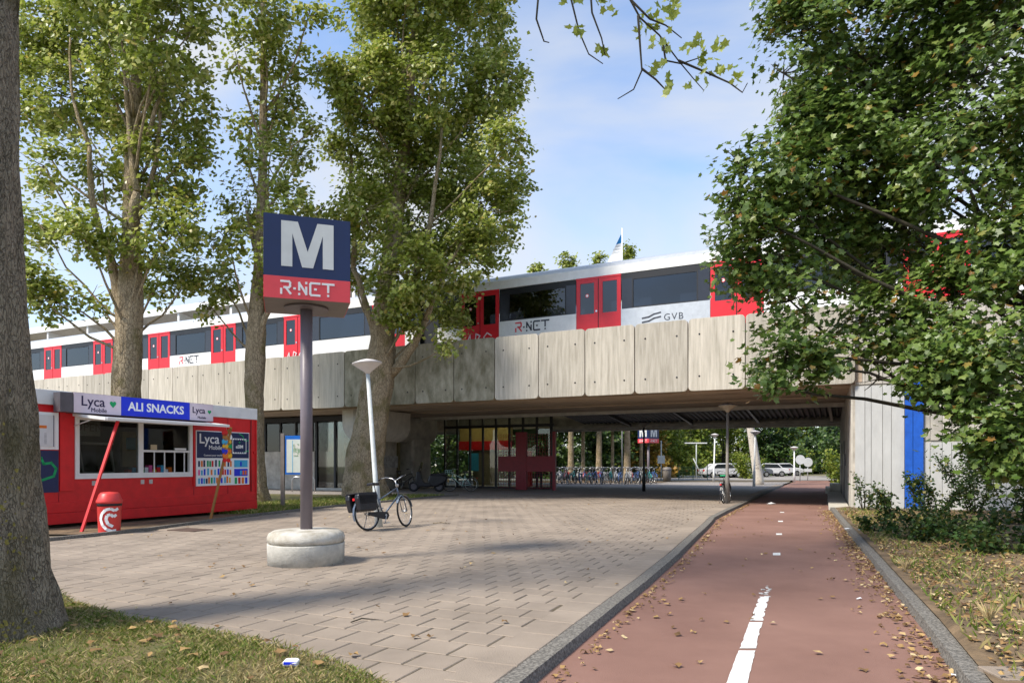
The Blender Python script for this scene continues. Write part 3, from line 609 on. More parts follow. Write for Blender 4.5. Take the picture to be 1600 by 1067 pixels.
def car(xa, xb, doors, silver):           # xa > xb
    lo = MB(); y0 = yT
    spans = []; cur = xa
    for d_ in sorted(doors, reverse=True):
        spans.append((d_ + DW/2, cur)); cur = d_ - DW/2
    spans.append((xb, cur))
    for q, (s0, s1) in enumerate(spans):
        if s1 - s0 < .05: continue
        MB().b2(s0, s1, y0, y0+.10, 5.6, ZW0).build('side_panel', M_silver if q in silver else M_white, TR)
        a0, a1 = s0 + .02, s1 - .02
        MB().b2(a0, a1, y0+.02, y0+.10, ZW1, ZD).build('window_head', M_dark, TR)
        if s1 - s0 > 1.6:
            w0, w1 = a0 + .42, a1 - .42
            MB().b2(a0, w0, y0+.015, y0+.09, ZW0, ZW1).build('window_pillar', mat('slate gloss panel', (.03,.032,.04), .15, var=.05), TR)
            MB().b2(w1, a1, y0+.015, y0+.09, ZW0, ZW1).build('window_pillar', MATS['slate gloss panel'], TR)
        else: w0, w1 = a0, a1
        MB().b2(w0, w1, y0+.04, y0+.05, ZW0+.005, ZW1-.005).build('pane', M_tglass, TR)
        fr = MB(); fr.b2(w0, w1, y0+.012, y0+.055, ZW0, ZW0+.05); fr.b2(w0, w1, y0+.012, y0+.055, ZW1-.06, ZW1); fr.b2(w0, w0+.05, y0+.013, y0+.056, ZW0+.05, ZW1-.06); fr.b2(w1-.05, w1, y0+.013, y0+.056, ZW0+.05, ZW1-.06)
        fr.build('window_frame', M_dark, TR)
        if s1 - s0 > 1.6:
            rl = MB(); rl.tube([(w0,y0+.7,8.24),(w1,y0+.7,8.24)], .02, 6); 
            for t in range(6): xx = w0 + (t+.5)*(w1-w0)/6; rl.box((xx,y0+.7,8.30), (.06,.04,.1))
            rl.build('grab_rail', mat('yellow rail', (.62,.52,.25), .4), TR)
    for d_ in doors:
        dr = MB().b2(d_-DW/2, d_+DW/2, y0-.01, y0+.03, ZD-.06, ZD+.02).build('door_frame', M_tred, TR)
        for sgn in (-1, 1):
            xa_, xb_ = (d_-DW/2+.01, d_-.018) if sgn < 0 else (d_+.018, d_+DW/2-.01)
            lf = MB(); wa_, wb_ = xa_+.16, xb_-.16
            lf.b2(xa_, xb_, y0+.01, y0+.06, 5.7, ZW0-.06); lf.b2(xa_, xb_, y0+.01, y0+.06, ZW1+.0, ZD-.06)
            lf.b2(xa_, wa_, y0+.01, y0+.06, ZW0-.06, ZW1); lf.b2(wb_, xb_, y0+.01, y0+.06, ZW0-.06, ZW1)
            o = lf.build('door_leaf', M_tred, TR)
            MB().b2(wa_, wb_, y0+.03, y0+.04, ZW0-.06, ZW1).build('pane', M_tglass, o)
            if sgn < 0:
                MB().lathe([(.075,0),(.075,.006)], 14, Matrix.Translation(((wa_+wb_)/2, y0+.028, 8.1)) @ Matrix.Rotation(R(90),4,'X')).build('warning_sticker', M_sred, o)
                MB().lathe([(.05,0),(.05,.003)], 12, Matrix.Translation(((wa_+wb_)/2, y0+.0215, 8.1)) @ Matrix.Rotation(R(90),4,'X')).build('sticker_centre', M_wht, o)
                MB().lathe([(.04,0),(.04,.02)], 10, Matrix.Translation((xb_-.06, y0+.01, 7.45)) @ Matrix.Rotation(R(90),4,'X')).build('door_button', M_chrome, o)
        MB().b2(d_-.018, d_+.018, y0+.03, y0+.06, 5.7, ZD-.06).build('door_seal', M_dark, TR)
    MB().b2(xb, xa, y0+.0, y0+.12, ZD+.02, ZR).build('cantrail', M_white, TR)
    rf = MB(); pts = [(yT+.12,ZR-.3),(yT+.0,ZR),(yT+.14,ZR+.16),(yT+.6,ZR+.34),(yT+1.5,ZR+.40),(yT+2.2,ZR+.34),(yT+2.66,ZR+.16),(yT+2.8,ZR),(yT+2.68,ZR-.3)]
    rf.prism(pts, xa-xb, Matrix(((0,0,1,xb),(1,0,0,0),(0,1,0,0),(0,0,0,1)))); rf.build('roof', M_silver, TR)
    MB().b2(xb, xa, yT+.1, yT+2.7, 5.5, 6.15).build('floor', M_dark, TR)
    fs = MB(); fs.b2(xb, xa, yT+2.68, yT+2.8, 5.6, 7.5); fs.b2(xb, xa, yT+2.68, yT+2.8, 8.45, ZR)
    xx = xb
    while xx < xa - .1: fs.b2(xx, min(xx+1.2,xa), yT+2.68, yT+2.8, 7.5, 8.45); xx += 3.0
    fs.build('far_side', M_white, TR)
    st = MB(); xx = xb + 1
    while xx < xa - 1: st.b2(xx, xx+.5, yT+1.9, yT+2.5, 6.15, 7.25); xx += 1.1
    st.build('seats', mat('dark seat cloth', (.03,.03,.06), .9), TR, kind='stuff')
    for xe in (xa-.05, xb+.05): MB().b2(xe-.05, xe+.05, yT+.1, yT+2.7, 6.15, ZR).build('end_wall', M_dark, TR)
car(13.5, -16.7, doors1, (3,)); car(-17.7, -52, doors2, ())
MB().b2(-17.7, -16.7, yT+.25, yT+2.5, 5.6, 8.9).build('gangway_bellows', M_dark, TR)
tR, tK = MB(), MB(); T = Matrix.Translation((lx(806,CT), yT-.004, 6.93)); rnet(tR, tK, T, .36)
tR.lathe([(.07,0),(.07,.006)], 12, Matrix.Translation((lx(806,CT)-.0, yT-.001, 6.72)) @ Matrix.Rotation(R(90),4,'X'), 0)
tR.build('network_lettering', M_sred, TR); tK.build('network_lettering', mat('charcoal lettering', (.04,.045,.06), .5), TR)
tR, tK = MB(), MB(); rnet(tR, tK, Matrix.Translation((lx(281,CT), yT-.004, 6.93)), .36); tR.build('network_lettering', M_sred, TR); tK.build('network_lettering', MATS['charcoal lettering'], TR)
xg = lx(1040, CT)
text('operator_lettering', 'GVB', .36, MATS['charcoal lettering'], TR, Matrix.Translation((xg+.30, yT-.003, 6.93)) @ UP, spacing=1.2)
wv = MB()
for q in range(2): strokes(wv, [[(-1.0+.0,-.08+q*.16),(-.75,-.05+q*.16),(-.55,.04+q*.16),(-.3,.08+q*.16)]], .06, Matrix.Translation((xg+.1, yT-.003, 6.9)))
wv.build('wave_emblem', MATS['charcoal lettering'], TR)
text('small_notice', 'travel with us every day', .11, MATS['charcoal lettering'], TR, Matrix.Translation((lx(520,CT), yT-.003, 7.1)) @ UP) if False else None
def graffiti(px, name):
    gm = MB(); x0 = lx(px, CT); s = 1.0
    A = [[(-.55,-.2),(-.3,.35),(-.25,-.25)],[(-.62,.05),(-.15,.0)],[(-.6,-.25),(-.2,.1)]]
    B = [[(-.08,-.3),(0,.38)],[(0,.38),(.2,.28),(.05,.08),(.28,-.08),(.1,-.28),(-.05,-.25)]]
    S = [[(.75,.25),(.55,.38),(.38,.2),(.5,.05),(.6,-.1),(.45,-.28),(.25,-.32)]]
    strokes(gm, A+B+S, .05, Matrix.Translation((x0, yT-.012, 6.62))); gm.build(name, mat('white spray paint', (.75,.62,.64), .7), TR)
graffiti(744, 'graffiti'); graffiti(459, 'graffiti')
# flag and far poplar tops show above the roof (built with the trees below)
# ================================================================ SNACK KIOSK (local x along the front towards the right, -y out of the front)
K0 = Vector((-7.27, 19.4, 0)); ka = math.atan2(.901, .434)
K = thing('snack_kiosk', 'red snack kiosk with serving window under a white and blue name board', 'kiosk', K0, ka)
LK = 6.4; DK = 2.4; ZK = 2.93
# front wall around the window opening (x -5.1..-2.13, z 1.05..2.40)
M_kglass = glassmat('kiosk glass', (.55,.57,.55), .0, .35)
WX0, WX1, WZ0, WZ1 = -5.1, -2.13, 1.05, 2.40
fw = MB(); fw.b2(-LK,0,0,.06,.12,WZ0); fw.b2(-LK,WX0,0,.06,WZ0,WZ1); fw.b2(WX1,0,0,.06,WZ0,WZ1); fw.b2(-LK,0,0,.06,WZ1,2.62); fw.build('front_wall', M_red, K)
MB().b2(-.06,0,.06,DK,.12,2.62).build('end_wall', M_red, K); MB().b2(-LK,-LK+.06,.06,DK,.12,2.62).build('end_wall', M_red, K)
MB().b2(-LK,0,DK-.06,DK,.12,2.62).build('back_wall', mat('brown inside', (.10,.08,.055), .8), K)
MB().b2(-LK-.02,.02,-.03,DK+.02,2.62,ZK).build('roof_fascia', M_white, K, bevel=.01)
MB().b2(-LK,0,.06,DK-.06,.10,.16).build('floor', M_dark, K)
for z0, z1, dy in ((.10,.33,.035),(.34,.56,.02)): MB().b2(-LK-.01,.01,-dy,.0,z0,z1).build('skirting_board', M_red, K, bevel=.006)
for xs in (-5.44,-2.08,-1.0): MB().b2(xs,xs+.012,-.006,0,.57,2.6).build('panel_seam', M_maroon, K)
MB().tube([(-.2,-.02,2.6),(-.22,-.03,1.9),(-.2,-.02,.6)], .010, 5).build('cable', M_dark, K)
MB().b2(-.035,.012,-.02,.05,.12,2.61).build('corner_trim', M_red, K); MB().b2(-.10,.0,-.03,-.0,1.66,1.72).build('corner_strap', M_red, K)
MB().b2(-5.42,-5.14,-.03,0,.80,2.5).build('wall_pilaster', M_red, K); MB().b2(-2.1,-2.05,-.03,0,.80,2.4).build('wall_pilaster', M_red, K)
fr = MB(); fw_ = .09
fr.b2(WX0,WX1,-.035,.05,WZ0,WZ0+.12); fr.b2(WX0,WX1,-.03,.05,WZ1-.06,WZ1); fr.b2(WX0,WX0+fw_,-.032,.05,WZ0+.12,WZ1-.06); fr.b2(WX1-fw_,WX1,-.032,.05,WZ0+.12,WZ1-.06); fr.b2(-3.62,-3.50,-.034,.05,WZ0+.12,WZ1-.06)
fr.build('window_frame', M_white, K)
MB().b2(WX0+fw_,-3.62,.0,.008,WZ0+.12,WZ1-.06).build('pane', M_kglass, K); MB().b2(-3.50,WX1-fw_,.02,.028,1.72,WZ1-.06).build('pane', M_kglass, K)
gr = MB(); gr.b2(-3.5,WX1-fw_,-.02,.04,1.66,1.71)
for i in range(4): xx = -3.20 + i*.28; gr.b2(xx,xx+.02,-.005,.02,1.17,1.66)
gr.build('serving_grille', M_white, K)
MB().b2(-LK+.1,-.1,.5,1.0,.16,1.12).build('counter', M_dark, K)
ct = MB(); ct.b2(-4.7,-3.95,.35,.9,1.13,1.20); ct.b2(-4.7,-3.95,.4,.9,1.82,1.87)
for xx in (-4.7,-3.97): ct.prism([(.35,1.2),(.40,1.2),(.55,1.82),(.5,1.82)], .03, Matrix(((0,0,1,xx),(1,0,0,0),(0,1,0,0),(0,0,0,1))))
ct.build('display_case', M_opal, K)
MB().b2(-4.62,-4.02,.95,1.0,1.2,1.8).build('case_back', M_iron, K)
for i, m in enumerate((M_red, M_cyan, M_org, M_green, M_wht, M_pink, M_yel, M_red, M_cyan, M_wht, M_org)): MB().b2(-3.55+i*.11,-3.46+i*.11,.45,.6,1.13,1.24+.05*(i%3)).build('snack_box', m, K)
MB().b2(-2.9,-2.45,1.6,1.7,1.3,2.2).build('yellow_notice', mat('faded yellow', (.50,.40,.18), .8), K); MB().b2(-2.8,-2.55,1.58,1.6,1.75,2.05).build('blue_notice', M_cyan, K)
MB().b2(-3.28,-3.12,.0,.03,1.72,1.84).build('price_card', mat('tan card', (.52,.42,.28), .8), K)
MB().b2(-2.62,-2.30,.0,.06,1.72,1.77).build('napkin_tray', M_wht, K)
sg = MB().b2(-5.0,-4.45,.12,.13,2.0,2.34).build('open_card', mat('cream card', (.45,.42,.36), .8), K)
text('open_lettering', 'OPEN', .26, mat('brown ink', (.22,.12,.09), .8), K, Matrix.Translation((-4.72,.115,2.18)) @ UP, depth=.001)
MB().b2(-3.4,-3.05,.8,1.1,2.50,2.53).build('ceiling_lamp', M_wht, K)
# name board
NB = MB().b2(-5.33,-1.77,-.34,-.08,2.46,2.90).build('name_board', M_iron, K)
MB().b2(-5.33,-4.28,-.35,-.341,2.47,2.895).build('lilac_face', M_lilac, NB); MB().b2(-4.275,-2.48,-.352,-.341,2.47,2.895).build('blue_face', M_blue, NB); MB().b2(-2.475,-1.775,-.35,-.341,2.47,2.895).build('lilac_face', M_lilac, NB)
MB().b2(-5.6,-5.331,-.33,-.1,2.47,2.88).build('dark_end', M_iron, NB)
text('board_lettering', 'ALI SNACKS', .27, M_wht, NB, Matrix.Translation((-3.38,-.354,2.68)) @ UP, bold=.007)
def heart(mb, x, z, s, y):
    p = [(0,-.5),(.42,-.05),(.5,.2),(.36,.42),(.15,.42),(0,.25),(-.15,.42),(-.36,.42),(-.5,.2),(-.42,-.05)]
    mb.prism([(x+a*s, z+b*s) for a, b in p], .004, Matrix(((1,0,0,0),(0,0,-1,y),(0,1,0,0),(0,0,0,1))))
for xc, s in ((-4.83,1.0),(-2.15,.72)):
    text('brand_lettering', 'Lyca', .30*s, M_ink, NB, Matrix.Translation((xc-.09*s,-.353,2.72)) @ UP, bold=.002)
    text('brand_lettering', 'Mobile', .13*s, M_ink, NB, Matrix.Translation((xc+.04*s,-.353,2.545)) @ UP)
    hm = MB(); heart(hm, xc+.36*s, 2.70, .15*s, -.352); hm.build('heart_emblem', M_green, NB)
# posters
PA = MB().b2(-2.02,-.27,-.022,-.001,.80,2.24).build('drinks_poster', M_wht, K)
MB().b2(-2.0,-.29,-.026,-.0225,1.53,2.22).build('navy_field', M_navy, PA)
text('poster_lettering', 'Lyca', .36, M_wht, PA, Matrix.Translation((-1.62,-.028,2.02)) @ UP, bold=.003); text('poster_lettering', 'Mobile', .16, M_wht, PA, Matrix.Translation((-1.42,-.028,1.80)) @ UP)
text('poster_lettering', 'Connect your world', .07, M_wht, PA, Matrix.Translation((-1.5,-.028,1.60)) @ UP); text('poster_lettering', 'eSIM', .13, M_wht, PA, Matrix.Translation((-.62,-.028,1.84)) @ UP, bold=.003)
hm = MB(); heart(hm, -1.08, 2.02, .2, -.027); heart(hm, -.62, 1.96, .06, -.0275); hm.build('heart_emblem', M_green, PA)
sb = MB(); 
for a in ((-.86,-.84,1.66,2.06),(-.40,-.38,1.66,2.06)): sb.b2(a[0],a[1],-.029,-.027,a[2],a[3])
for i in range(6):
    for z in (1.66,2.03): sb.b2(-.84+i*.078,-.80+i*.078,-.029,-.027,z,z+.035)
sb.b2(-.86,-.38,-.0285,-.027,1.655,1.67); sb.b2(-.86,-.38,-.0285,-.027,2.055,2.07); sb.build('sim_outline', M_wht, PA)
gl = MB(); strokes(gl, [[(-.62,2.2),(-.50,2.14),(-.45,2.02),(-.38,2.0),(-.3,2.04)],[(-.45,1.70),(-.3,1.74)]], .025, Matrix.Translation((0,-.027,0)), .003); gl.build('green_swirl', M_green, PA)
cols = [M_red,M_cyan,M_green,M_org,M_pink,M_yel,M_blue,M_navy]; rr = random.Random(11)
for row, z in enumerate((1.30,1.08,.86)):
    x = -1.96
    while x < -.92:
        MB().b2(x,x+.055,-.026,-.0225,z,z+rr.uniform(.13,.18)).build('printed_can', rr.choice(cols), PA); x += rr.choice((.075,.085,.11))
for q, (z, m) in enumerate(((1.28,M_cyan),(1.04,M_blue))): MB().b2(-.80,-.33,-.026,-.0225,z,z+.2).build('printed_box', m, PA); [MB().b2(-.60+i*.085,-.54+i*.085,-.0285,-.0262,z+.03,z+.15).build('printed_can', rr.choice(cols), PA) for i in range(3)]
for i, m in enumerate((M_green,M_red,M_org,M_blue)): MB().b2(-.78+i*.12,-.70+i*.12,-.026,-.0225,.83,1.0).build('printed_can', m, PA)
PB = MB().b2(-6.3,-5.45,-.022,-.001,.78,1.66).build('sim_poster', M_navy, K)
hs = MB(); strokes(hs, [[(-5.95,1.18),(-6.02,1.42),(-5.9,1.52),(-5.8,1.50),(-5.75,1.38),(-5.6,1.40),(-5.5,1.28),(-5.55,1.12),(-5.85,1.02)]], .05, Matrix.Translation((0,-.025,0)), .003); hs.build('green_heart_outline', M_green, PB)
MB().b2(-6.02,-5.86,-.027,-.0225,1.0,1.18).build('printed_chip', M_yel, PB)
cs = MB(); strokes(cs, [[(-6.06,.95),(-6.06,1.34),(-5.9,1.34),(-5.82,1.27),(-5.82,.95),(-6.06,.95)]], .014, Matrix.Translation((0,-.025,0)), .003); cs.build('chip_card_outline', M_cyan, PB)
PC = MB().b2(-6.3,-5.45,-.022,-.001,1.68,2.46).build('menu_frame', M_wht, K)
MB().b2(-6.27,-5.56,-.04,-.0225,1.74,2.40).build('menu_sheet', mat('menu paper', (.62,.62,.62), .5, var=.03), PC)
mn = MB(); mn.b2(-6.05,-5.85,-.043,-.0405,2.27,2.30); mn.b2(-6.08,-5.88,-.043,-.0405,2.05,2.08); mn.b2(-5.565,-5.55,-.042,-.0225,1.74,2.40)
for i in range(9): mn.b2(-6.15,-6.15+rr.uniform(.12,.3),-.042,-.0405,1.80+i*.026,1.806+i*.026); mn.b2(-5.75,-5.70,-.042,-.0405,1.80+i*.026,1.806+i*.026)
mn.build('menu_print', M_ink, PC); MB().b2(-5.88,-5.70,-.042,-.0405,2.12,2.18).build('menu_picture', M_org, PC)
for xx in (-4.72,-3.55,-3.33): MB().b2(xx,xx+.09,-.006,0,.90,1.0).build('small_sticker', mat('sticker grey', (.5,.47,.45), .6), K)
# raised flap over the window
FL = MB(); T = Matrix.Translation((-3.55,-.03,2.44)) @ Matrix.Rotation(R(6),4,'X'); FL.box(None, (3.15,1.1,.03), M=T @ Matrix.Translation((0,-.55,0)))
fo = FL.build('window_flap', M_wht, K)
ed = MB(); ed.box(None, (3.17,.04,.06), M=T @ Matrix.Translation((0,-1.11,0))); ed.box(None, (.04,1.1,.06), M=T @ Matrix.Translation((-1.59,-.55,0))); ed.box(None, (.04,1.1,.06), M=T @ Matrix.Translation((1.59,-.55,0))); ed.build('flap_frame', M_white, fo)
MB().tube([(-5.12,-.02,2.2),(-5.0,-.55,2.36)], .012, 6).build('flap_stay', M_white, fo)
# the two props leaning under the flap
def prop(name, x0, b, m, label):
    top = K.matrix_basis @ Vector((x0,-1.08,2.30)); b = Vector((b.x, b.y, 0)); o = MB().tube([Vector((0,0,0)), top-b], .035, 4, smooth=False).build(name, m, None, b)
    return tag(o, label, 'pole')
bpy.context.view_layer.update()
prop('prop_pole', -4.85, gp(127,832), M_red, 'red painted pole propping the kiosk window flap beside the litter bin')
prop('prop_pole', -1.85, gp(329,811), M_wood, 'varnished wooden pole propping the right end of the kiosk flap')
# ice cream cutout hanging from the flap
IC = thing('hanging_ice_cream_sign', 'colourful hanging cutout sign of stacked ice creams under the kiosk flap', 'sign', K.matrix_basis @ Vector((-1.97,-1.05,0)), ka)
z = 2.16
for i, (m1, m2) in enumerate(((M_red, M_wood), (M_wood, M_wht), (M_cyan, M_yel), (M_yel, M_green), (M_blue, M_org), (M_org, M_yel), (M_red, M_red))):
    for s_, m in ((-1, m1), (1, m2)):
        c_ = MB(); rad = .09 if i < 6 else .06
        c_.lathe([(rad,0),(rad,.015)], 9, Matrix.Translation((s_*.065+(i%2)*.02,s_*.006,z)) @ Matrix.Rotation(R(90),4,'X')); c_.build('ice_cream_picture', m, IC)
    z -= .115
MB().tube([(0,0,2.2),(0,0,2.34)], .004, 4).build('hanger_wire', M_chrome, IC)
# heart litter bin
B = thing('litter_bin', 'red plastic litter bin with white heart swirl before the kiosk', 'bin', gp(171,833), R(35))
MB().lathe([(.19,0),(.195,.03),(.215,.55),(.22,.56)], 24).build('bin_body', mat('bin red plastic', (.62,.05,.045), .4, var=.06), B)
MB().lathe([(.222,.55),(.224,.60),(.215,.605)], 24).build('bin_liner', M_leath, B)
MB().lathe([(.232,.60),(.236,.645),(.21,.70),(.185,.78),(.15,.815),(.0,.83)], 24).build('bin_lid', MATS['bin red plastic'], B)
def wrap(pts, wd, rad=.213):
    m = MB()
    for pl in pts:
        for (a0,z0),(a1,z1) in zip(pl[:-1], pl[1:]):
            nx, nz = -(z1-z0), (a1-a0)*.2; l_ = math.hypot(nx,nz) or 1; nx, nz = nx/l_*wd/.2/2, nz/l_*wd/2
            P = lambda a,z: Vector(((rad+(z-.3)*.035)*math.cos(a), (rad+(z-.3)*.035)*math.sin(a), z))
            m.poly([P(a0-nx,z0-nz),P(a1-nx,z1-nz),P(a1+nx,z1+nz),P(a0+nx,z0+nz)])
    return m
A0 = R(-118)
o1 = [(A0+1.15,.50),(A0+.85,.46),(A0+.5,.50),(A0+.1,.48),(A0-.25,.40),(A0-.38,.30),(A0-.2,.18),(A0+.15,.10),(A0+.6,.06),(A0+1.0,.07)]
i1 = [(A0+1.0,.38),(A0+.75,.34),(A0+.5,.39),(A0+.22,.37),(A0+.12,.29),(A0+.3,.2),(A0+.7,.15)]
wrap([o1, i1], .055, .2135).build('heart_swirl', M_wht, B)
# drain cover by the kiosk
dc = gp(297,828); D_ = thing('drain_cover', 'dark rectangular drain cover in the paving before the kiosk', 'drain cover', (dc.x,dc.y,.008), R(-24))
MB().box((0,0,0),(.75,.5,.012)).build('cover_plate', mat('rusty iron', (.10,.065,.05), .8, var=.2), D_)
# ================================================================ METRO SIGN ON ITS ROUND FOOT
MS = Vector((-2.89, 9.6, 0)); fa = math.atan2(.318, .948)        # face normal (.318,-.948)
S = thing('metro_sign', 'tall metro sign cube with white M on its grey pole and round concrete foot', 'sign', MS, fa)
MB().lathe([(.52,-.03),(.525,.27),(.522,.285)], 40).build('foot_lower', mat('lower footing concrete', (.48,.46,.41), .95, var=.15, scale=6, bump=.4), S)
MB().lathe([(.505,.285),(.505,.30),(.525,.31),(.525,.37),(.505,.42),(.45,.455),(.3,.47),(.0,.475)], 40).build('foot_upper', M_base, S)
MB().lathe([(.083,.47),(.083,3.58)], 20).build('pole', M_pole, S)
MB().lathe([(.30,3.545),(.30,3.57)], 28).build('pole_flange', M_pole, S)
sw, sd_, z0, z1, zm = 1.10, 1.0, 3.575, 4.68, 3.865
MB().b2(-sw/2,sw/2,-sd_/2,sd_/2,z0,z1).build('sign_box', mat('brown grey sheet', (.17,.14,.13), .45, var=.06), S)
for q in range(4):
    M4 = Matrix.Rotation(q*math.pi/2,4,'Z'); hw, hd = (sw/2, sd_/2) if q % 2 == 0 else (sd_/2, sw/2)
    f = MB(); f.box(None,(2*hw,.006,z1-zm),M=M4 @ Matrix.Translation((0,-hd-.004,(z1+zm)/2))); fo = f.build('blue_face', M_navy, S)
    f = MB(); f.box(None,(2*hw,.006,zm-z0),M=M4 @ Matrix.Translation((0,-hd-.004,(z0+zm)/2))); fr_ = f.build('red_face', M_sred, S)
    mm = MB(); mz0, mz1, a = 4.0, 4.60, .335
    pts = [(-a,mz0),(-a+.14,mz0),(-a+.14,mz1-.16),(-.07,mz0),(.07,mz0),(a-.14,mz1-.16),(a-.14,mz0),(a,mz0),(a,mz1),(a-.21,mz1),(0,mz0+.21),(-a+.21,mz1),(-a,mz1)]
    mm.prism(pts, .004, M4 @ Matrix(((1,0,0,0),(0,0,-1,-hd-.0085),(0,1,0,0),(0,0,0,1)))); mm.build('letter_m', M_mgrey, fo)
    mk = MB(); rnet(mk, mk, M4 @ Matrix.Translation((-.335,-hd-.0095,3.64)), .16); mk.build('network_lettering', M_wht, fr_)
# ================================================================ LAMPS
def lamp(name, label, base, top, w_, m, head, group, hd=True):
    o = thing(name, label, 'street lamp', base, 0, group); t = Vector(top) - Vector(base); ax = t.normalized(); q = ax.to_track_quat('Z','Y').to_matrix().to_4x4(); h_ = t.length
    MB().tube([q @ Vector((0,0,-.05)), q @ Vector((0,0,.9)), q @ Vector((0,0,.95)), q @ Vector((0,0,h_-.3*w_/.64))], [.085,.075,.055,.042], 12).build('pole', m, o)
    s = w_/.645
    MB().lathe([(.045*s,h_-.34*s),(.07*s,h_-.30*s),(.30*s,h_-.13*s),(.322*s,h_-.115*s)], 24, q).build('lamp_bowl', head, o)
    MB().lathe([(.325*s,h_-.115*s),(.328*s,h_-.10*s),(.16*s,h_-.04*s),(.0,h_)], 24, q).build('lamp_cap', M_opal if head == M_opal else M_iron, o)
    return o
G_L = 'cone headed street lamps'
lb = gp(592,823); lamp('street_lamp', 'leaning pale lamp post with cone head before the middle tree trunk', lb, at(573,560,14.94), .645, M_lamp, M_opal, G_L)
lb = gp(1136,786); lamp('street_lamp', 'grey lamp post with bowl head at the kerb beside the green saddled bicycle', lb, (lb.x+.02,lb.y,3.50), .66, M_lampd, mat('tan bowl', (.32,.27,.20), .4), G_L)
lb = gp(1006,767); lamp('street_lamp', 'dark lamp post standing in the shade before the row of parked bicycles', lb, (lb.x,lb.y,3.46), .6, M_dark, M_lampd, G_L)
for px, py, yt, lab in ((1115,752,677,'white far lamp post left of the green saddled bicycle beyond the underpass'),(1178,760,672,'tallest white lamp post at the path bend beyond the underpass'),(1241,752,697,'short white lamp post beside the round white signs beyond the underpass')):
    lb = gp(px,py); lamp('street_lamp', lab, lb, at(px+(2 if px<1200 else 0),yt,lb.y), .62, M_white, M_opal, G_L)
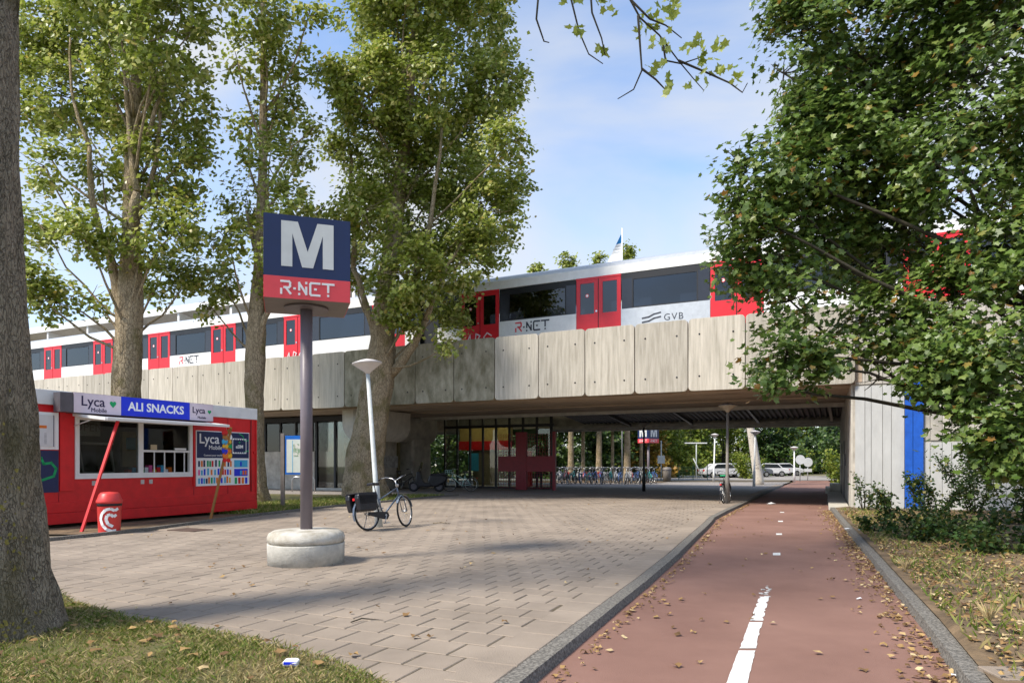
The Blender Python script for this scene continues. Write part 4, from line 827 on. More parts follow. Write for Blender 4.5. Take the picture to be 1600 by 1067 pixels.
# ================================================================ BICYCLES (x forward, wheels in the xz plane)
def wheel(parent, x, rad=.345, turn=0, tilt=0, light=False, m=M_rub):
    T = Matrix.Translation((x,0,rad)) @ Matrix.Rotation(turn,4,'Z')
    ty = MB().torus(rad-.02,.02,T,24 if light else 32,6).build('wheel', m, parent)
    MB().torus(rad-.045,.010,T,24,5).build('rim', M_chrome, ty)
    sp_ = MB(); n = 12 if light else 22
    for i in range(n):
        a = 2*math.pi*i/n; sp_.tube([T @ Vector((.02*math.cos(a+.5),.02*(-1)**i,.02*math.sin(a+.5))), T @ Vector(((rad-.05)*math.cos(a),0,(rad-.05)*math.sin(a)))], .0022 if not light else .003, 3, cap=False)
    sp_.tube([T @ Vector((0,-.05,0)), T @ Vector((0,.05,0))], .022, 8); sp_.build('spokes', M_chrome, ty)
    return ty
def bicycle(name, label, loc, rz, m, lean=0, turn=0, saddle=M_leath, bags=False, light=False, group=None, basket=False):
    b = thing(name, label, 'bicycle', loc, 0, group); b.rotation_euler = (lean, 0, rz)
    wheel(b, 0, light=light); wheel(b, 1.10, turn=turn, light=light)
    f = MB(); BB = (.46,0,.29); ST = (.30,0,.80); HT = (.93,0,.86); HB = (.97,0,.70)
    for a, c, r_ in ((BB,ST,.016),(BB,HB,.019),((.36,0,.62),HT,.015),(HB,HT,.020)): f.tube([a,c], r_, 8)
    for s_ in (-1,1):
        f.tube([(0,s_*.06,.345),(.44,s_*.04,.29)], .010, 6); f.tube([(0,s_*.06,.345),(.33,s_*.02,.74)], .009, 6)
        Tt = Matrix.Translation((1.10,0,0)) @ Matrix.Rotation(turn,4,'Z') @ Matrix.Translation((-1.10,0,0))
        f.tube([HB, Tt @ Vector((1.0,s_*.055,.66)), Tt @ Vector((1.10,s_*.06,.345))], .011, 6)
    f.build('frame', m, b)
    MB().tube([(.30,0,.80),(.275,0,.93)], .013, 6).build('seat_post', M_chrome, b)
    sd2 = MB(); sd2.prism([(-.13,-.09),(-.08,-.105),(.02,-.05),(.15,-.02),(.15,.02),(.02,.05),(-.08,.105),(-.13,.09)], .06, Matrix.Translation((.27,0,.93))); sd2.build('saddle', saddle, b, bevel=.02)
    hb = MB(); q = Matrix.Translation((.93,0,0)) @ Matrix.Rotation(turn,4,'Z') @ Matrix.Translation((-.93,0,0))
    hb.tube([q @ Vector((.93,0,.86)), q @ Vector((.90,0,1.02))], .014, 6)
    for s_ in (-1,1): hb.tube([q @ Vector(p) for p in ((.90,0,1.02),(.95,s_*.10,1.08),(.93,s_*.24,1.12),(.80,s_*.29,1.10),(.68,s_*.28,1.06))], .011, 6)
    hb.build('handlebar', M_chrome, b)
    for s_ in (-1,1): MB().tube([q @ Vector((.80,s_*.29,1.10)), q @ Vector((.67,s_*.28,1.055))], .016, 6).build('handle_grip', M_leath, b)
    for x0, tt in ((0,0),(1.10,turn)):
        mg = MB(); T = Matrix.Translation((x0,0,.345)) @ Matrix.Rotation(tt,4,'Z'); n = 9; a0, a1 = (R(20),R(200)) if x0 == 0 else (R(15),R(150))
        for i in range(n):
            p, q2 = a0+(a1-a0)*i/n, a0+(a1-a0)*(i+1)/n
            mg.poly([T @ Vector((.368*math.cos(p),-.028,.368*math.sin(p))), T @ Vector((.368*math.cos(p),.028,.368*math.sin(p))), T @ Vector((.368*math.cos(q2),.028,.368*math.sin(q2))), T @ Vector((.368*math.cos(q2),-.028,.368*math.sin(q2)))])
        mg.build('mudguard', m, b)
    cc = MB(); cc.prism([(-.02,.30),(.02,.38),(.40,.37),(.53,.35),(.56,.28),(.50,.20),(.40,.21),(.02,.31)], .03, Matrix(((1,0,0,0),(0,0,-1,-.045),(0,1,0,0),(0,0,0,1)))); cc.build('chain_case', M_leath, b)
    rk = MB()
    for s_ in (-1,1): rk.tube([(-.30,s_*.06,.76),(.22,s_*.06,.76)], .007, 5); rk.tube([(-.18,s_*.06,.76),(0,s_*.065,.345)], .006, 5)
    for i in range(4): rk.tube([(-.28+i*.14,-.06,.76),(-.28+i*.14,.06,.76)], .005, 5)
    rk.build('rear_rack', M_leath if not light else m, b)
    if not light:
        cr_ = MB(); cr_.tube([(.46,-.09,.29),(.46,.09,.29)], .02, 8); cr_.tube([(.46,-.09,.29),(.40,-.09,.13)], .011, 6); cr_.tube([(.46,.09,.29),(.52,.09,.45)], .011, 6); cr_.b2(.34,.44,-.20,-.10,.115,.14); cr_.b2(.48,.58,.10,.20,.44,.465); cr_.build('cranks', M_chrome, b)
        MB().tube([(.05,.06,.33),(-.02,.13,.0)], .008, 5).build('kickstand', M_iron, b)
        MB().box((-.31,0,.66),(.03,.06,.05)).build('rear_light', M_red, b)
        MB().lathe([(.0,0),(.035,.02),(.035,.06)],10,Matrix.Translation((.99,0,.92)) @ Matrix.Rotation(R(-90),4,'Y')).build('head_light', M_chrome, b)
    if bags:
        for s_ in (-1,1):
            bg_ = MB(); bg_.prism([(-.36,.76),(.14,.76),(.16,.70),(.10,.40),(-.33,.40),(-.38,.66)], .13, Matrix(((1,0,0,0),(0,0,-1,s_*.075+.065+.065*(s_>0)-.065*(s_<0)+(.0)),(0,1,0,0),(0,0,0,1)))); o = bg_.build('pannier', M_leath, b, bevel=.03)
            fl_ = MB(); yy = s_*.205; fl_.b2(-.35,.13,min(yy,yy-s_*.01),max(yy,yy-s_*.01)+.001,.55,.77); fl_.build('pannier_flap', M_leath, o, bevel=.004)
        MB().b2(-.34,.12,-.20,.20,.765,.785).build('pannier_bridge', M_leath, b, bevel=.008)
    if basket:
        bk = MB(); q3 = q
        for z_ in (.86,.95,1.05):
            P = [q3 @ Vector(p) for p in ((1.0,-.14,z_),(1.30,-.14,z_),(1.30,.14,z_),(1.0,.14,z_),(1.0,-.14,z_))]
            for a_, c_ in zip(P[:-1],P[1:]): bk.tube([a_,c_], .008, 5)
        for xx in (1.0,1.1,1.2,1.3):
            for yy in (-.14,.14): bk.tube([q3 @ Vector((xx,yy,.86)), q3 @ Vector((xx,yy,1.05))], .006, 5)
        bk.build('front_carrier', m, b)
    return b
rw = gp(585,829); fw2 = gp(640,823); dvec = fw2 - rw
bicycle('bicycle', 'dark city bicycle with black panniers leaning on the pale lamp post', (rw.x-.12,rw.y,0), math.atan2(dvec.y,dvec.x), mat('steel blue frame', (.12,.15,.20), .3, metal=.4), lean=R(-8), turn=R(17), bags=True)
mbk = gp(736,768); bicycle('bicycle', 'mint green bicycle with front carrier parked at the glass entrance hall', (mbk.x,mbk.y,0), R(180-14), M_mint, turn=R(15), basket=True)
gb = gp(1129,786); bicycle('bicycle', 'black bicycle with green saddle cover against the grey lamp post', (gb.x,gb.y-.1,0), R(62), M_leath, lean=R(-3), saddle=mat('green saddle cover', (.0,.30,.12), .5))
ob = gp(628,766); bicycle('bicycle', 'black bicycle parked in the gap beside the concrete columns', (ob.x-.5,ob.y+.4,0), R(15), M_leath)
# motor scooter
sc = gp(686,768); SC = thing('motor_scooter', 'black motor scooter parked beside the mint green bicycle', 'scooter', (sc.x,sc.y,0), R(176))
for x in (0,1.25):
    wh = MB().torus(.20,.055,Matrix.Translation((x,0,.25)),24,8).build('wheel', M_rub, SC); MB().lathe([(.15,-.03),(.15,.03)],16,Matrix.Translation((x,0,.25)) @ Matrix.Rotation(R(90),4,'X')).build('hub', M_iron, wh)
mb = MB(); mb.prism([(-.36,.50),(-.44,.76),(-.1,.84),(.44,.82),(.54,.55),(.50,.26),(.1,.24),(-.15,.36)], .32, Matrix(((1,0,0,0),(0,0,-1,.14),(0,1,0,0),(0,0,0,1)))); mb.build('rear_body', M_leath, SC, bevel=.07)
mb = MB(); mb.prism([(.36,.24),(1.0,.24),(1.14,.60),(1.08,.98),(.90,1.02),(.80,.58),(.68,.44),(.36,.44)], .34, Matrix(((1,0,0,0),(0,0,-1,.17),(0,1,0,0),(0,0,0,1)))); mb.build('leg_shield', M_leath, SC, bevel=.05)
mb = MB(); mb.prism([(-.30,.80),(.42,.80),(.40,.88),(.0,.90),(-.28,.93)], .24, Matrix(((1,0,0,0),(0,0,-1,.12),(0,1,0,0),(0,0,0,1)))); mb.build('seat', M_leath, SC, bevel=.03)
mb = MB(); mb.tube([(1.02,0,.75),(.92,0,1.08)], .03, 8); mb.tube([(.85,-.32,1.12),(.93,0,1.08),(.85,.32,1.12)], .014, 6); mb.tube([(.88,.25,1.12),(.93,.33,1.28)], .008, 5); mb.build('handlebar', M_iron, SC)
MB().tube([(1.0,0,.7),(1.25,0,.25)], .035, 8).build('front_fork', M_iron, SC)
mb = MB(); mb.prism([(1.0,.42),(1.15,.53),(1.32,.50),(1.48,.36),(1.40,.40),(1.25,.47),(1.08,.40)], .14, Matrix(((1,0,0,0),(0,0,-1,.07),(0,1,0,0),(0,0,0,1)))); mb.build('front_fender', M_leath, SC)
mb = MB(); mb.prism([(1.0,.98),(.90,1.0),(.82,1.45),(.86,1.45)], .36, Matrix(((1,0,0,0),(0,0,-1,.18),(0,1,0,0),(0,0,0,1)))); mb.build('windscreen', M_glass, SC)
MB().b2(-.46,-.44,-.07,.07,.45,.62).build('number_plate', M_yel, SC); MB().b2(-.40,-.36,-.08,.08,.68,.74).build('tail_light', M_red, SC)
MB().tube([(-.25,-.16,.3),(.3,-.16,.3)], .05, 8).build('exhaust', M_iron, SC)
# bicycles in the far rack
rackm = [mat('rack bike '+n, c, .35) for n, c in (('black',(.02,.02,.022)),('grey',(.32,.33,.35)),('blue',(.06,.12,.30)),('white',(.6,.6,.58)),('teal',(.05,.30,.30)),('red',(.4,.03,.03)))]
pro = [bicycle('parked_bicycle', 'x', (0,0,0), 0, m, light=True, turn=R(12), group='bicycles packed in the rack beyond the underpass') for m in rackm]
tr_ = tree_of(); n = 0; used = set()
ORD = 'first second third fourth fifth sixth seventh eighth ninth tenth eleventh twelfth thirteenth fourteenth fifteenth sixteenth seventeenth eighteenth nineteenth twentieth'.split()
for row, (yy0, x0, x1, cnt) in enumerate(((45.6,3.0,9.2,20),(47.8,3.2,9.9,18))):
    for i in range(cnt):
        t = (i + rnd.uniform(-.25,.25))/(cnt-1); k_ = rnd.choice((0,0,0,1,1,2,3,4,5)) if row else rnd.choice((0,0,1,1,2,3,4))
        o = pro[k_] if k_ not in used else copy_tree(pro[k_], tr_); used.add(k_)
        o.location = (x0+(x1-x0)*t, yy0 + rnd.uniform(-.25,.25) - .9*t*0, 0); o.rotation_euler = (R(rnd.uniform(-6,6)), 0, R(rnd.choice((68,75,-100,-108)) + rnd.uniform(-8,8)))
        o['label'] = ('black','grey','blue','white','teal','red')[k_] + ' bicycle, ' + ORD[i] + ' from the left in the ' + ('rear' if row else 'front') + ' row of the far bicycle rack'
for k_, o in enumerate(pro):
    if k_ not in used:
        for c_ in tr_.get(o, []):
            for g_ in tr_.get(c_, []): bpy.data.objects.remove(g_)
            bpy.data.objects.remove(c_)
        bpy.data.objects.remove(o)
# ================================================================ SMALL THINGS
ib = Vector((-7.1,21.3,0)); IB = thing('map_board', 'blue framed city map board on grey posts behind the metro sign pole', 'notice board', ib, R(0))
for x in (-.05,.80): MB().b2(x-.055,x+.055,-.05,.05,-.05,2.32).build('post', M_lampd, IB)
bo = MB().b2(.03,.74,-.03,.03,1.04,2.25).build('board', M_blue if False else mat('board blue', (.01,.13,.50), .4), IB)
MB().b2(.08,.70,-.036,-.0305,1.10,2.13).build('map_sheet', mat('map paper', (.60,.66,.60), .6, var=.05), bo); MB().b2(.26,.275,-.04,-.0365,1.1,2.1).build('map_rule', M_cyan, bo); MB().b2(.28,.69,-.04,-.0365,1.60,2.0).build('map_print', mat('map print', (.22,.34,.22), .7, col2=(.66,.66,.6), thr=(.42,.55), scale=9), bo)
for px in (466, 482): 
    h = gp(px,768); o = MB().tube([(-.3,0,0),(-.3,0,.6),(-.2,0,.72),(.2,0,.72),(.3,0,.6),(.3,0,0)], .025, 8).build('bike_hoop', M_chrome, None, (h.x,h.y,0)); tag(o, 'steel cycle hoop in front of the concrete station wall ' + ('left of' if px == 466 else 'right of') + ' the metro sign pole', 'bike stand', 'steel cycle hoops')
c = gp(455,1047); CP = MB(); CP.prism([(-.05,-.03),(.05,-.035),(.055,.02),(.03,.035),(-.04,.03)], .035, Matrix.Translation((c.x,c.y,.04)) @ Matrix.Rotation(R(12),4,'X')); o = CP.build('crushed_packet', M_wht, bevel=.008); tag(o, 'crushed blue and white drink packet in the grass', 'litter')
MB().b2(c.x-.04,c.x+.045,c.y-.038,c.y-.03,.05,.068).build('blue_print', M_blue, o)
for px, py, m, lab, s_ in ((1325,835,M_wht,'crumpled white paper at the right kerb of the path',.07),(1346,836,M_cyan,'crumpled light blue wrapper beside the right kerb',.06),(1492,1055,M_wht,'flat white paper scrap at the near right kerb',.035),(1205,787,M_wht,'white paper scrap lying on the path in the underpass shade',.16),(1342,935,M_wht,'small white scrap on the right half of the path near the kerb',.03)):
    p = gp(px,py,-.06); r_ = random.Random(px); mb = MB(); ring = [(s_*r_.uniform(.7,1.2)*math.cos(a),s_*.7*r_.uniform(.7,1.2)*math.sin(a),r_.uniform(.0,.02)) for a in [i*6.283/9 for i in range(9)]]
    b_ = len(mb.v); mb.v += [Vector(q) for q in ring] + [Vector((0,0,s_*.45))]; [mb.face([b_+i,b_+(i+1)%9,b_+9]) for i in range(9)]
    o = mb.build('paper_scrap', m, None, (p.x,p.y,.05 if px in (1325,1346) else -.064)); tag(o, lab, 'litter', 'scraps of litter')
tw = gp(575,970); o = MB().tube([(-.13,-.09,.012),(-.06,.02,.02),(.02,.03,.012),(.14,-.01,.012)], [.006,.007,.005,.002], 5).build('twig', M_barkd, None, (tw.x,tw.y,0)); tag(o, 'dark bent twig lying on the paving slabs', 'twig')
tw = gp(690,818); o = MB().tube([(-.2,0,.015),(0,.02,.03),(.2,-.01,.012)], [.01,.012,.004], 5).build('twig', M_bark, None, (tw.x,tw.y,0)); tag(o, 'pale brown stick on the paving right of the leaning bicycle', 'twig')
# flag behind the train
fp = at(972,410,44); FG = thing('flag', 'blue and white flag on a pole above the train roof', 'flag', (fp.x,fp.y,0)); MB().tube([(0,0,0),(0,0,fp.z+2.2)], .04, 8).build('flag_pole', M_white, FG)
zt = fp.z+2.0
for z0, z1, m in ((-2.3,-.75,M_wht),(-.75,-.05,mat('flag blue', (.02,.22,.52), .7))):
    mb = MB(); n = 8
    for i in range(n):
        for side in (0,):
            f0, f1 = i/n, (i+1)/n; za, zb = z0+(z1-z0)*f0, z0+(z1-z0)*f1; wa_, wb_ = .05-za*.48, .05-zb*.48
            mb.poly([(-.03,0,zt+za),(-wa_,.12*math.sin(za*3),zt+za-.15),(-wb_,.12*math.sin(zb*3),zt+zb-.15),(-.03,0,zt+zb)])
    mb.build('flag_cloth', m, FG)
# person inside the hall by the gate
def person(loc, rz, label):
    P = thing('person', label, 'person', loc, rz)
    me = bpy.data.meshes.new('body'); J = {'pel':(0,0,.95),'sp':(0,.0,1.2),'ch':(0,0,1.42),'nk':(0,0,1.53),'hd':(0,-.02,1.66),'hl':(.1,0,.90),'kl':(.11,-.03,.5),'al':(.11,.02,.08),'tl':(.12,-.14,.03),'hr':(-.1,0,.90),'kr':(-.11,.0,.5),'ar':(-.12,.05,.08),'tr':(-.13,-.1,.03),'sl':(.19,0,1.42),'el':(.25,-.03,1.14),'wl':(.22,-.18,.95),'dl':(.21,-.24,.91),'sr':(-.19,0,1.42),'er':(-.25,-.02,1.14),'wr':(-.23,-.14,.92),'dr':(-.22,-.2,.87)}
    ks = list(J); E = [('pel','sp'),('sp','ch'),('ch','nk'),('nk','hd'),('pel','hl'),('hl','kl'),('kl','al'),('al','tl'),('pel','hr'),('hr','kr'),('kr','ar'),('ar','tr'),('ch','sl'),('sl','el'),('el','wl'),('wl','dl'),('ch','sr'),('sr','er'),('er','wr'),('wr','dr')]
    me.from_pydata([J[k] for k in ks], [(ks.index(a),ks.index(b)) for a,b in E], [])
    o = link('body', me, P); sk = o.modifiers.new('skin','SKIN'); rad = {'pel':.14,'sp':.13,'ch':.15,'nk':.06,'hd':.10,'hl':.10,'kl':.065,'al':.045,'tl':.04,'hr':.10,'kr':.065,'ar':.045,'tr':.04,'sl':.065,'el':.045,'wl':.035,'dl':.035,'sr':.065,'er':.045,'wr':.035,'dr':.035}
    for i, k in enumerate(ks): me.skin_vertices[0].data[i].radius = (rad[k],rad[k]); me.skin_vertices[0].data[i].use_root = (k == 'pel')
    o.modifiers.new('sub','SUBSURF').levels = 1; me.materials.append(mat('dark clothing', (.03,.03,.04), .9))
    MB().lathe([(.0,1.52),(.075,1.55),(.095,1.64),(.085,1.73),(.0,1.78)], 12, Matrix.Translation((0,-.03,0))).build('face', mat('skin', (.42,.25,.18), .6), P)
    MB().lathe([(.10,1.58),(.115,1.66),(.10,1.76),(.0,1.81)], 12, Matrix.Translation((0,.015,0))).build('hair', M_leath, P)
    MB().box((0,-.19,1.25),(.26,.02,.18)).build('held_paper', M_wht, P)
bpy.context.view_layer.update()
pp = V.matrix_world @ Vector((-14.95,10.0,0)); person((pp.x,pp.y,0), R(20), 'dark haired person in dark clothes standing behind the maroon gate')
# ================================================================ TREES
def rand_unit(r):
    while True:
        v = Vector((r.uniform(-1,1), r.uniform(-1,1), r.uniform(-1,1)))
        if .05 < v.length < 1: return v.normalized()
LEAF5 = [(0,0),(.18,.12),(.5,.02),(.42,.30),(.62,.62),(.30,.60),(.0,1.0),(-.30,.60),(-.62,.62),(-.42,.30),(-.5,.02),(-.18,.12)]
LEAF4 = [(0,0),(.36,.42),(0,1.0),(-.36,.42)]
def add_leaf(mb, p, n, size, shape, r, fold=None):
    fold = r.uniform(-.1,.45) if fold is None else fold
    n = n.normalized(); t = n.orthogonal().normalized(); a = r.uniform(0,6.283); b = n.cross(t); u = t*math.cos(a)+b*math.sin(a); v = n.cross(u)
    i0 = len(mb.v); mb.v += [p + (u*x + v*(y-.5) + n*(abs(x)*fold))*size for x, y in shape]; mb.face(list(range(i0,i0+len(shape))))
def foliage(blobs, m, dens, leaf, shape, seed, name='crown', parent=None, up=.5, clump=.34, shell=.45, cut=None, zmin=None):
    """blobs: (centre, radius). Clumps of leaves fill each blob's outer volume; noise opens gaps."""
    r = random.Random(seed); mb = MB()
    for c, rad in blobs:
        ncl = max(6, int(dens[0]*rad*rad)); per = dens[1]
        for _ in range(ncl):
            dirn = rand_unit(r); rr = rad*(shell + (1-shell)*r.random()**.6)*(1 + .22*mnoise.noise(c*.7 + dirn*1.7))
            q = c + Vector((dirn.x*rr, dirn.y*rr, dirn.z*rr))
            if mnoise.noise(q*.9 + Vector((seed,0,0))) < -.22: continue
            cs = clump*r.uniform(.6,1.3)
            for _ in range(per):
                o_ = Vector((r.gauss(0,1),r.gauss(0,1),r.gauss(0,.75)))*cs*.55; p = q + o_
                if cut and not cut(p): continue
                nn = rand_unit(r)*.75 + dirn*.40 + Vector((0,0,up)) - SUND*.45
                add_leaf(mb, p, nn, leaf*r.uniform(.7,1.25), shape, r)
    o = mb.build(name, m, parent, kind='stuff'); return o
def limb(mb, a, b, r0, r1, r, bend=.12, n=5, sides=7, wob=0):
    a, b = Vector(a), Vector(b); L_ = (b-a).length; off = rand_unit(r)*L_*bend; pts = []; rad = []
    for i in range(n+1):
        t = i/n; pts.append(a.lerp(b,t) + off*math.sin(math.pi*t) + rand_unit(r)*L_*.012*(0<i<n)); rad.append(r0+(r1-r0)*t)
    mb.tube(pts, rad, sides, wob=wob); return pts
def bark_trunk(pts, rad, m, parent, name='trunk', n=20, amp=.10, fr=5):
    P = []; Rr = []
    for i in range(len(pts)-1):
        k_ = 6
        for q in range(k_): t = q/k_; P.append(Vector(pts[i]).lerp(Vector(pts[i+1]),t)); Rr.append(rad[i]+(rad[i+1]-rad[i])*t)
    P.append(Vector(pts[-1])); Rr.append(rad[-1]); mb = MB(); mb.tube(P, Rr, n)
    i = 0
    for v in mb.v:
        c = P[min(i//n, len(P)-1)]; d_ = v - c
        if d_.length > 1e-5:
            s = d_.normalized(); ridg = mnoise.noise(Vector((s.x*fr,s.y*fr,v.z*.9)))*amp + mnoise.noise(Vector((s.x*fr*2.5,s.y*fr*2.5,v.z*2.5)))*amp*.5
            v += s*ridg*d_.length
        i += 1
    return mb.build(name, m, parent)
def blobs_px(lst, D, jit, seed):
    r = random.Random(seed); outb = []
    for px, py, rp in lst: dd = D + r.uniform(-jit,jit); outb.append((at(px,py,dd), .87*rp*dd/F))
    return outb
def poplar(label, base, tpts, trad, stems, blobs, seed, dens=(40,44), leaf=.19):
    t = thing('poplar_tree', label, 'tree', base, 0, 'poplar trees along the green strip'); b = Vector(base)
    bark_trunk([Vector(p)-b for p in tpts], trad, M_bark, t, n=36, amp=.17, fr=6); r = random.Random(seed)
    for a, c, r0, r1 in stems: mb = MB(); limb(mb, Vector(a)-b, Vector(c)-b, r0, r1, r, .07, 7, 8, .1); mb.build('limb', M_bark, t)
    tw_ = MB(); top = Vector(tpts[-1])
    for c, rad in blobs:
        za = max(5.0, c.z - rad*1.2 - 1.6 - .25*abs(c.x-top.x)); ax = None
        for a_, c_ in zip(tpts[:-1], tpts[1:]):
            if Vector(a_).z <= za <= Vector(c_).z: ax = Vector(a_).lerp(Vector(c_), (za-Vector(a_).z)/(Vector(c_).z-Vector(a_).z))
        limb(tw_, (ax or top)-b, c-b, .055, .018, r, .10, 6, 5)
        for _ in range(4): limb(tw_, c-b, c + rand_unit(r)*rad*.9 - b, .022, .006, r, .1, 3, 4)
    tw_.build('branches', M_bark, t, kind='stuff')
    foliage([(c-b, rad) for c, rad in blobs], M_pop, dens, leaf, LEAF4, seed, 'crown', t, clump=.42)
    return t
# middle poplar
mp_ = [(660,-70,120),(600,60,92),(720,40,95),(580,150,75),(670,150,110),(770,140,62),(600,250,86),(700,250,100),(792,225,48),(568,330,60),(660,340,95),(760,330,68),(556,410,45),(640,425,72),(720,410,64),(800,300,38),(625,480,45),(700,480,45),(758,390,42),(700,535,22),(535,120,36),(530,240,32),(740,-60,90),(600,-40,80)]
Dm = 26.6; bm_ = gp(573,779); 
poplar('largest poplar tree with thick ridged trunk behind the leaning lamp post', bm_, [bm_+Vector((0,0,-.1)), at(569,760,Dm), at(570,720,Dm), at(580,660,Dm), at(590,600,Dm), at(597,545,Dm), at(600,470,Dm), at(620,330,Dm), at(640,150,Dm), at(650,0,Dm)], [.98,.80,.70,.62,.56,.50,.34,.26,.18,.1],
  [(at(598,570,Dm),at(650,430,Dm-.5),.22,.12),(at(650,430,Dm-.5),at(690,200,Dm-1),.12,.05),(at(592,590,Dm),at(552,420,Dm),.16,.1),(at(552,420,Dm),at(545,200,Dm),.1,.04),(at(610,585,Dm),at(665,500,Dm-1),.2,.12),(at(665,500,Dm-1),at(720,380,Dm-1),.12,.05),(at(600,520,Dm),at(630,300,Dm+1),.2,.1)], blobs_px(mp_, Dm, 2.2, 1), 21)
p2 = [(60,60,75),(150,40,88),(250,60,85),(300,50,36),(95,150,78),(200,150,85),(285,160,62),(70,260,50),(160,270,58),(250,270,70),(308,235,36),(130,370,48),(220,370,60),(290,350,42),(60,350,45),(250,440,45),(300,430,34),(140,465,32),(85,470,42),(40,430,45),(150,-70,120),(280,-70,100),(40,180,50)]
D2 = 22.5; b2_ = Vector((at(197,723,D2).x, D2, 0))
poplar('broad poplar tree rising behind the red snack kiosk', b2_, [b2_, at(196,650,D2), at(199,560,D2), at(203,480,D2), at(205,380,D2), at(206,250,D2), at(215,80,D2), at(220,-60,D2)], [.47,.42,.39,.40,.27,.2,.15,.1],
  [(at(190,500,D2),at(165,380,D2),.2,.12),(at(165,380,D2),at(140,230,D2-.5),.12,.07),(at(140,230,D2-.5),at(110,60,D2-.5),.07,.03),(at(212,460,D2),at(214,300,D2-.5),.2,.12),(at(214,300,D2-.5),at(190,90,D2-.5),.12,.05),(at(214,330,D2),at(250,170,D2),.1,.05),(at(230,220,D2),at(275,100,D2),.08,.04)], blobs_px(p2, D2, 2.2, 2), 22, dens=(38,38))
p3 = [(400,30,66),(442,90,46),(372,100,40),(432,170,40),(392,200,40),(420,260,55),(455,320,40),(388,320,52),(358,380,36),(430,385,46),(348,440,38),(440,440,36),(472,250,26),(488,200,22),(400,-70,80),(482,25,24),(330,480,24),(500,110,18),(500,330,20)]
D3 = 24; b3 = gp(404,785)
poplar('slender poplar tree between the kiosk and the metro sign', b3, [b3+Vector((0,0,-.05)), at(401,760,D3), at(398,680,D3), at(397,600,D3), at(400,520,D3), at(405,430,D3), at(410,300,D3), at(412,120,D3), at(410,-40,D3)], [.45,.33,.29,.30,.32,.2,.15,.11,.06],
  [(at(403,560,D3),at(425,470,D3-.3),.14,.09),(at(425,470,D3-.3),at(445,330,D3-.3),.09,.04),(at(400,500,D3),at(385,330,D3),.12,.05)], blobs_px(p3, D3, 1.8, 3), 23, dens=(36,34))
# near tree whose trunk fills the left edge; its crown is above the picture
nb = Vector((-4.43,5.55,0)); NT = thing('street_tree', 'thick grey lichened tree trunk at the left edge of the picture', 'tree', nb)
bark_trunk([(0,0,-.05),(0,0,.18),(.0,0,.5),(-.02,0,1.1),(-.06,.02,2.2),(-.10,.05,3.6),(-.14,.1,5.2),(-.1,.2,7)], [.72,.62,.545,.50,.455,.41,.37,.33], M_bark2, NT, n=56, amp=.15, fr=8)
lm = MB(); r = random.Random(5)
for i in range(420):
    z = abs(r.gauss(.5,.6)); a = r.gauss(-.75,.35); ra = .545 - .045*min(z,2)
    if z < .35: ra += (.35-z)*.45
    p = Vector((ra*math.cos(a)*1.02, ra*math.sin(a)*1.02, z)); n_ = Vector((math.cos(a),math.sin(a),0)); add_leaf(lm, p + n_*.012, n_, r.uniform(.008,.032), [(math.cos(k_*.785)*r.uniform(.2,.7), .5+math.sin(k_*.785)*r.uniform(.2,.9)) for k_ in range(8)], r, .0)
lm.build('lichen_patches', M_lichen, NT, kind='stuff')
nbl = [(Vector((x,y,z)),rd) for x,y,z,rd in ((.8,.3,9.4,1.5),(-1.2,.5,9.8,1.7),(.2,-1.6,9.2,1.7),(2.3,-.8,10.0,1.5),(.3,1.2,11.3,1.9),(2.2,1.0,11.6,1.5),(-2.4,-.6,10.8,1.8))]
lb_ = MB()
for c, rd in nbl: limb(lb_, (-.1,.2,6.8), c, .16, .04, r, .1, 6, 6)
lb_.build('limbs', M_bark2, NT); foliage(nbl, M_map, (10,14), .17, LEAF5, 31, 'crown', NT)
# twig hanging in from above, each leaf its own part
HB_ = thing('hanging_branch', 'thin branch with pale green leaves hanging into the sky at the top', 'branch', at(985,-60,8)); bb = Vector(HB_.location)
lines = [[(960,-60),(985,0),(1000,28),(1030,55),(1060,95),(1085,125),(1100,142)],[(997,25),(1000,70),(1003,110),(990,140),(965,155)],[(1060,95),(1100,112),(1140,130),(1160,145),(1168,130)],[(1003,108),(1025,125),(1042,143)],[(905,-60),(890,-10),(905,50),(920,85),(942,100)],[(920,-50),(925,20),(940,60),(945,85)],[(985,0),(1015,30),(1040,40),(1065,60)],[(845,-50),(838,30),(850,65),(858,67)],[(1035,60),(1040,95),(1065,100),(1095,90)]]
tw2 = MB(); rL = random.Random(8)
for ln_ in lines: P = [at(x,y,8 + .2*math.sin(x*.03)) - bb for x, y in ln_]; tw2.tube(P, [.012*(1-i/len(P))+.003 for i in range(len(P))], 5)
tw2.build('twigs', M_barkd, HB_)
lme = []
for q in range(3):
    t_ = MB(); t_.poly([(x,y,abs(x)*.2) for x, y in LEAF5]); me = bpy.data.meshes.new('leaf'); me.from_pydata([tuple(v) for v in t_.v],[],t_.f)
    me.materials.append((M_bgA, M_pop, M_pop)[q]); lme.append(me)
for px, py, n_, sp_ in ((1005,55,10,22),(1020,30,10,20),(1055,20,9,18),(1040,75,9,20),(1085,75,9,16),(1100,100,8,16),(1125,110,8,15),(1128,70,7,14),(1150,122,6,12),(1030,115,7,14),(1045,138,6,10),(1095,135,6,12),(905,52,7,14),(940,80,7,12),(940,8,9,22),(895,5,6,14),(1045,0,8,18)):
    for _ in range(n_):
        o = link('leaf', rL.choice(lme), HB_, at(px+rL.gauss(0,sp_*.5),py+rL.gauss(0,sp_*.45),8+rL.uniform(-.2,.2)) - bb); s_ = rL.uniform(.07,.12); o.scale = (s_,s_,s_)
        o.rotation_euler = (rL.uniform(-1.2,1.2)+R(60), rL.uniform(-.9,.9), rL.uniform(0,6.28))
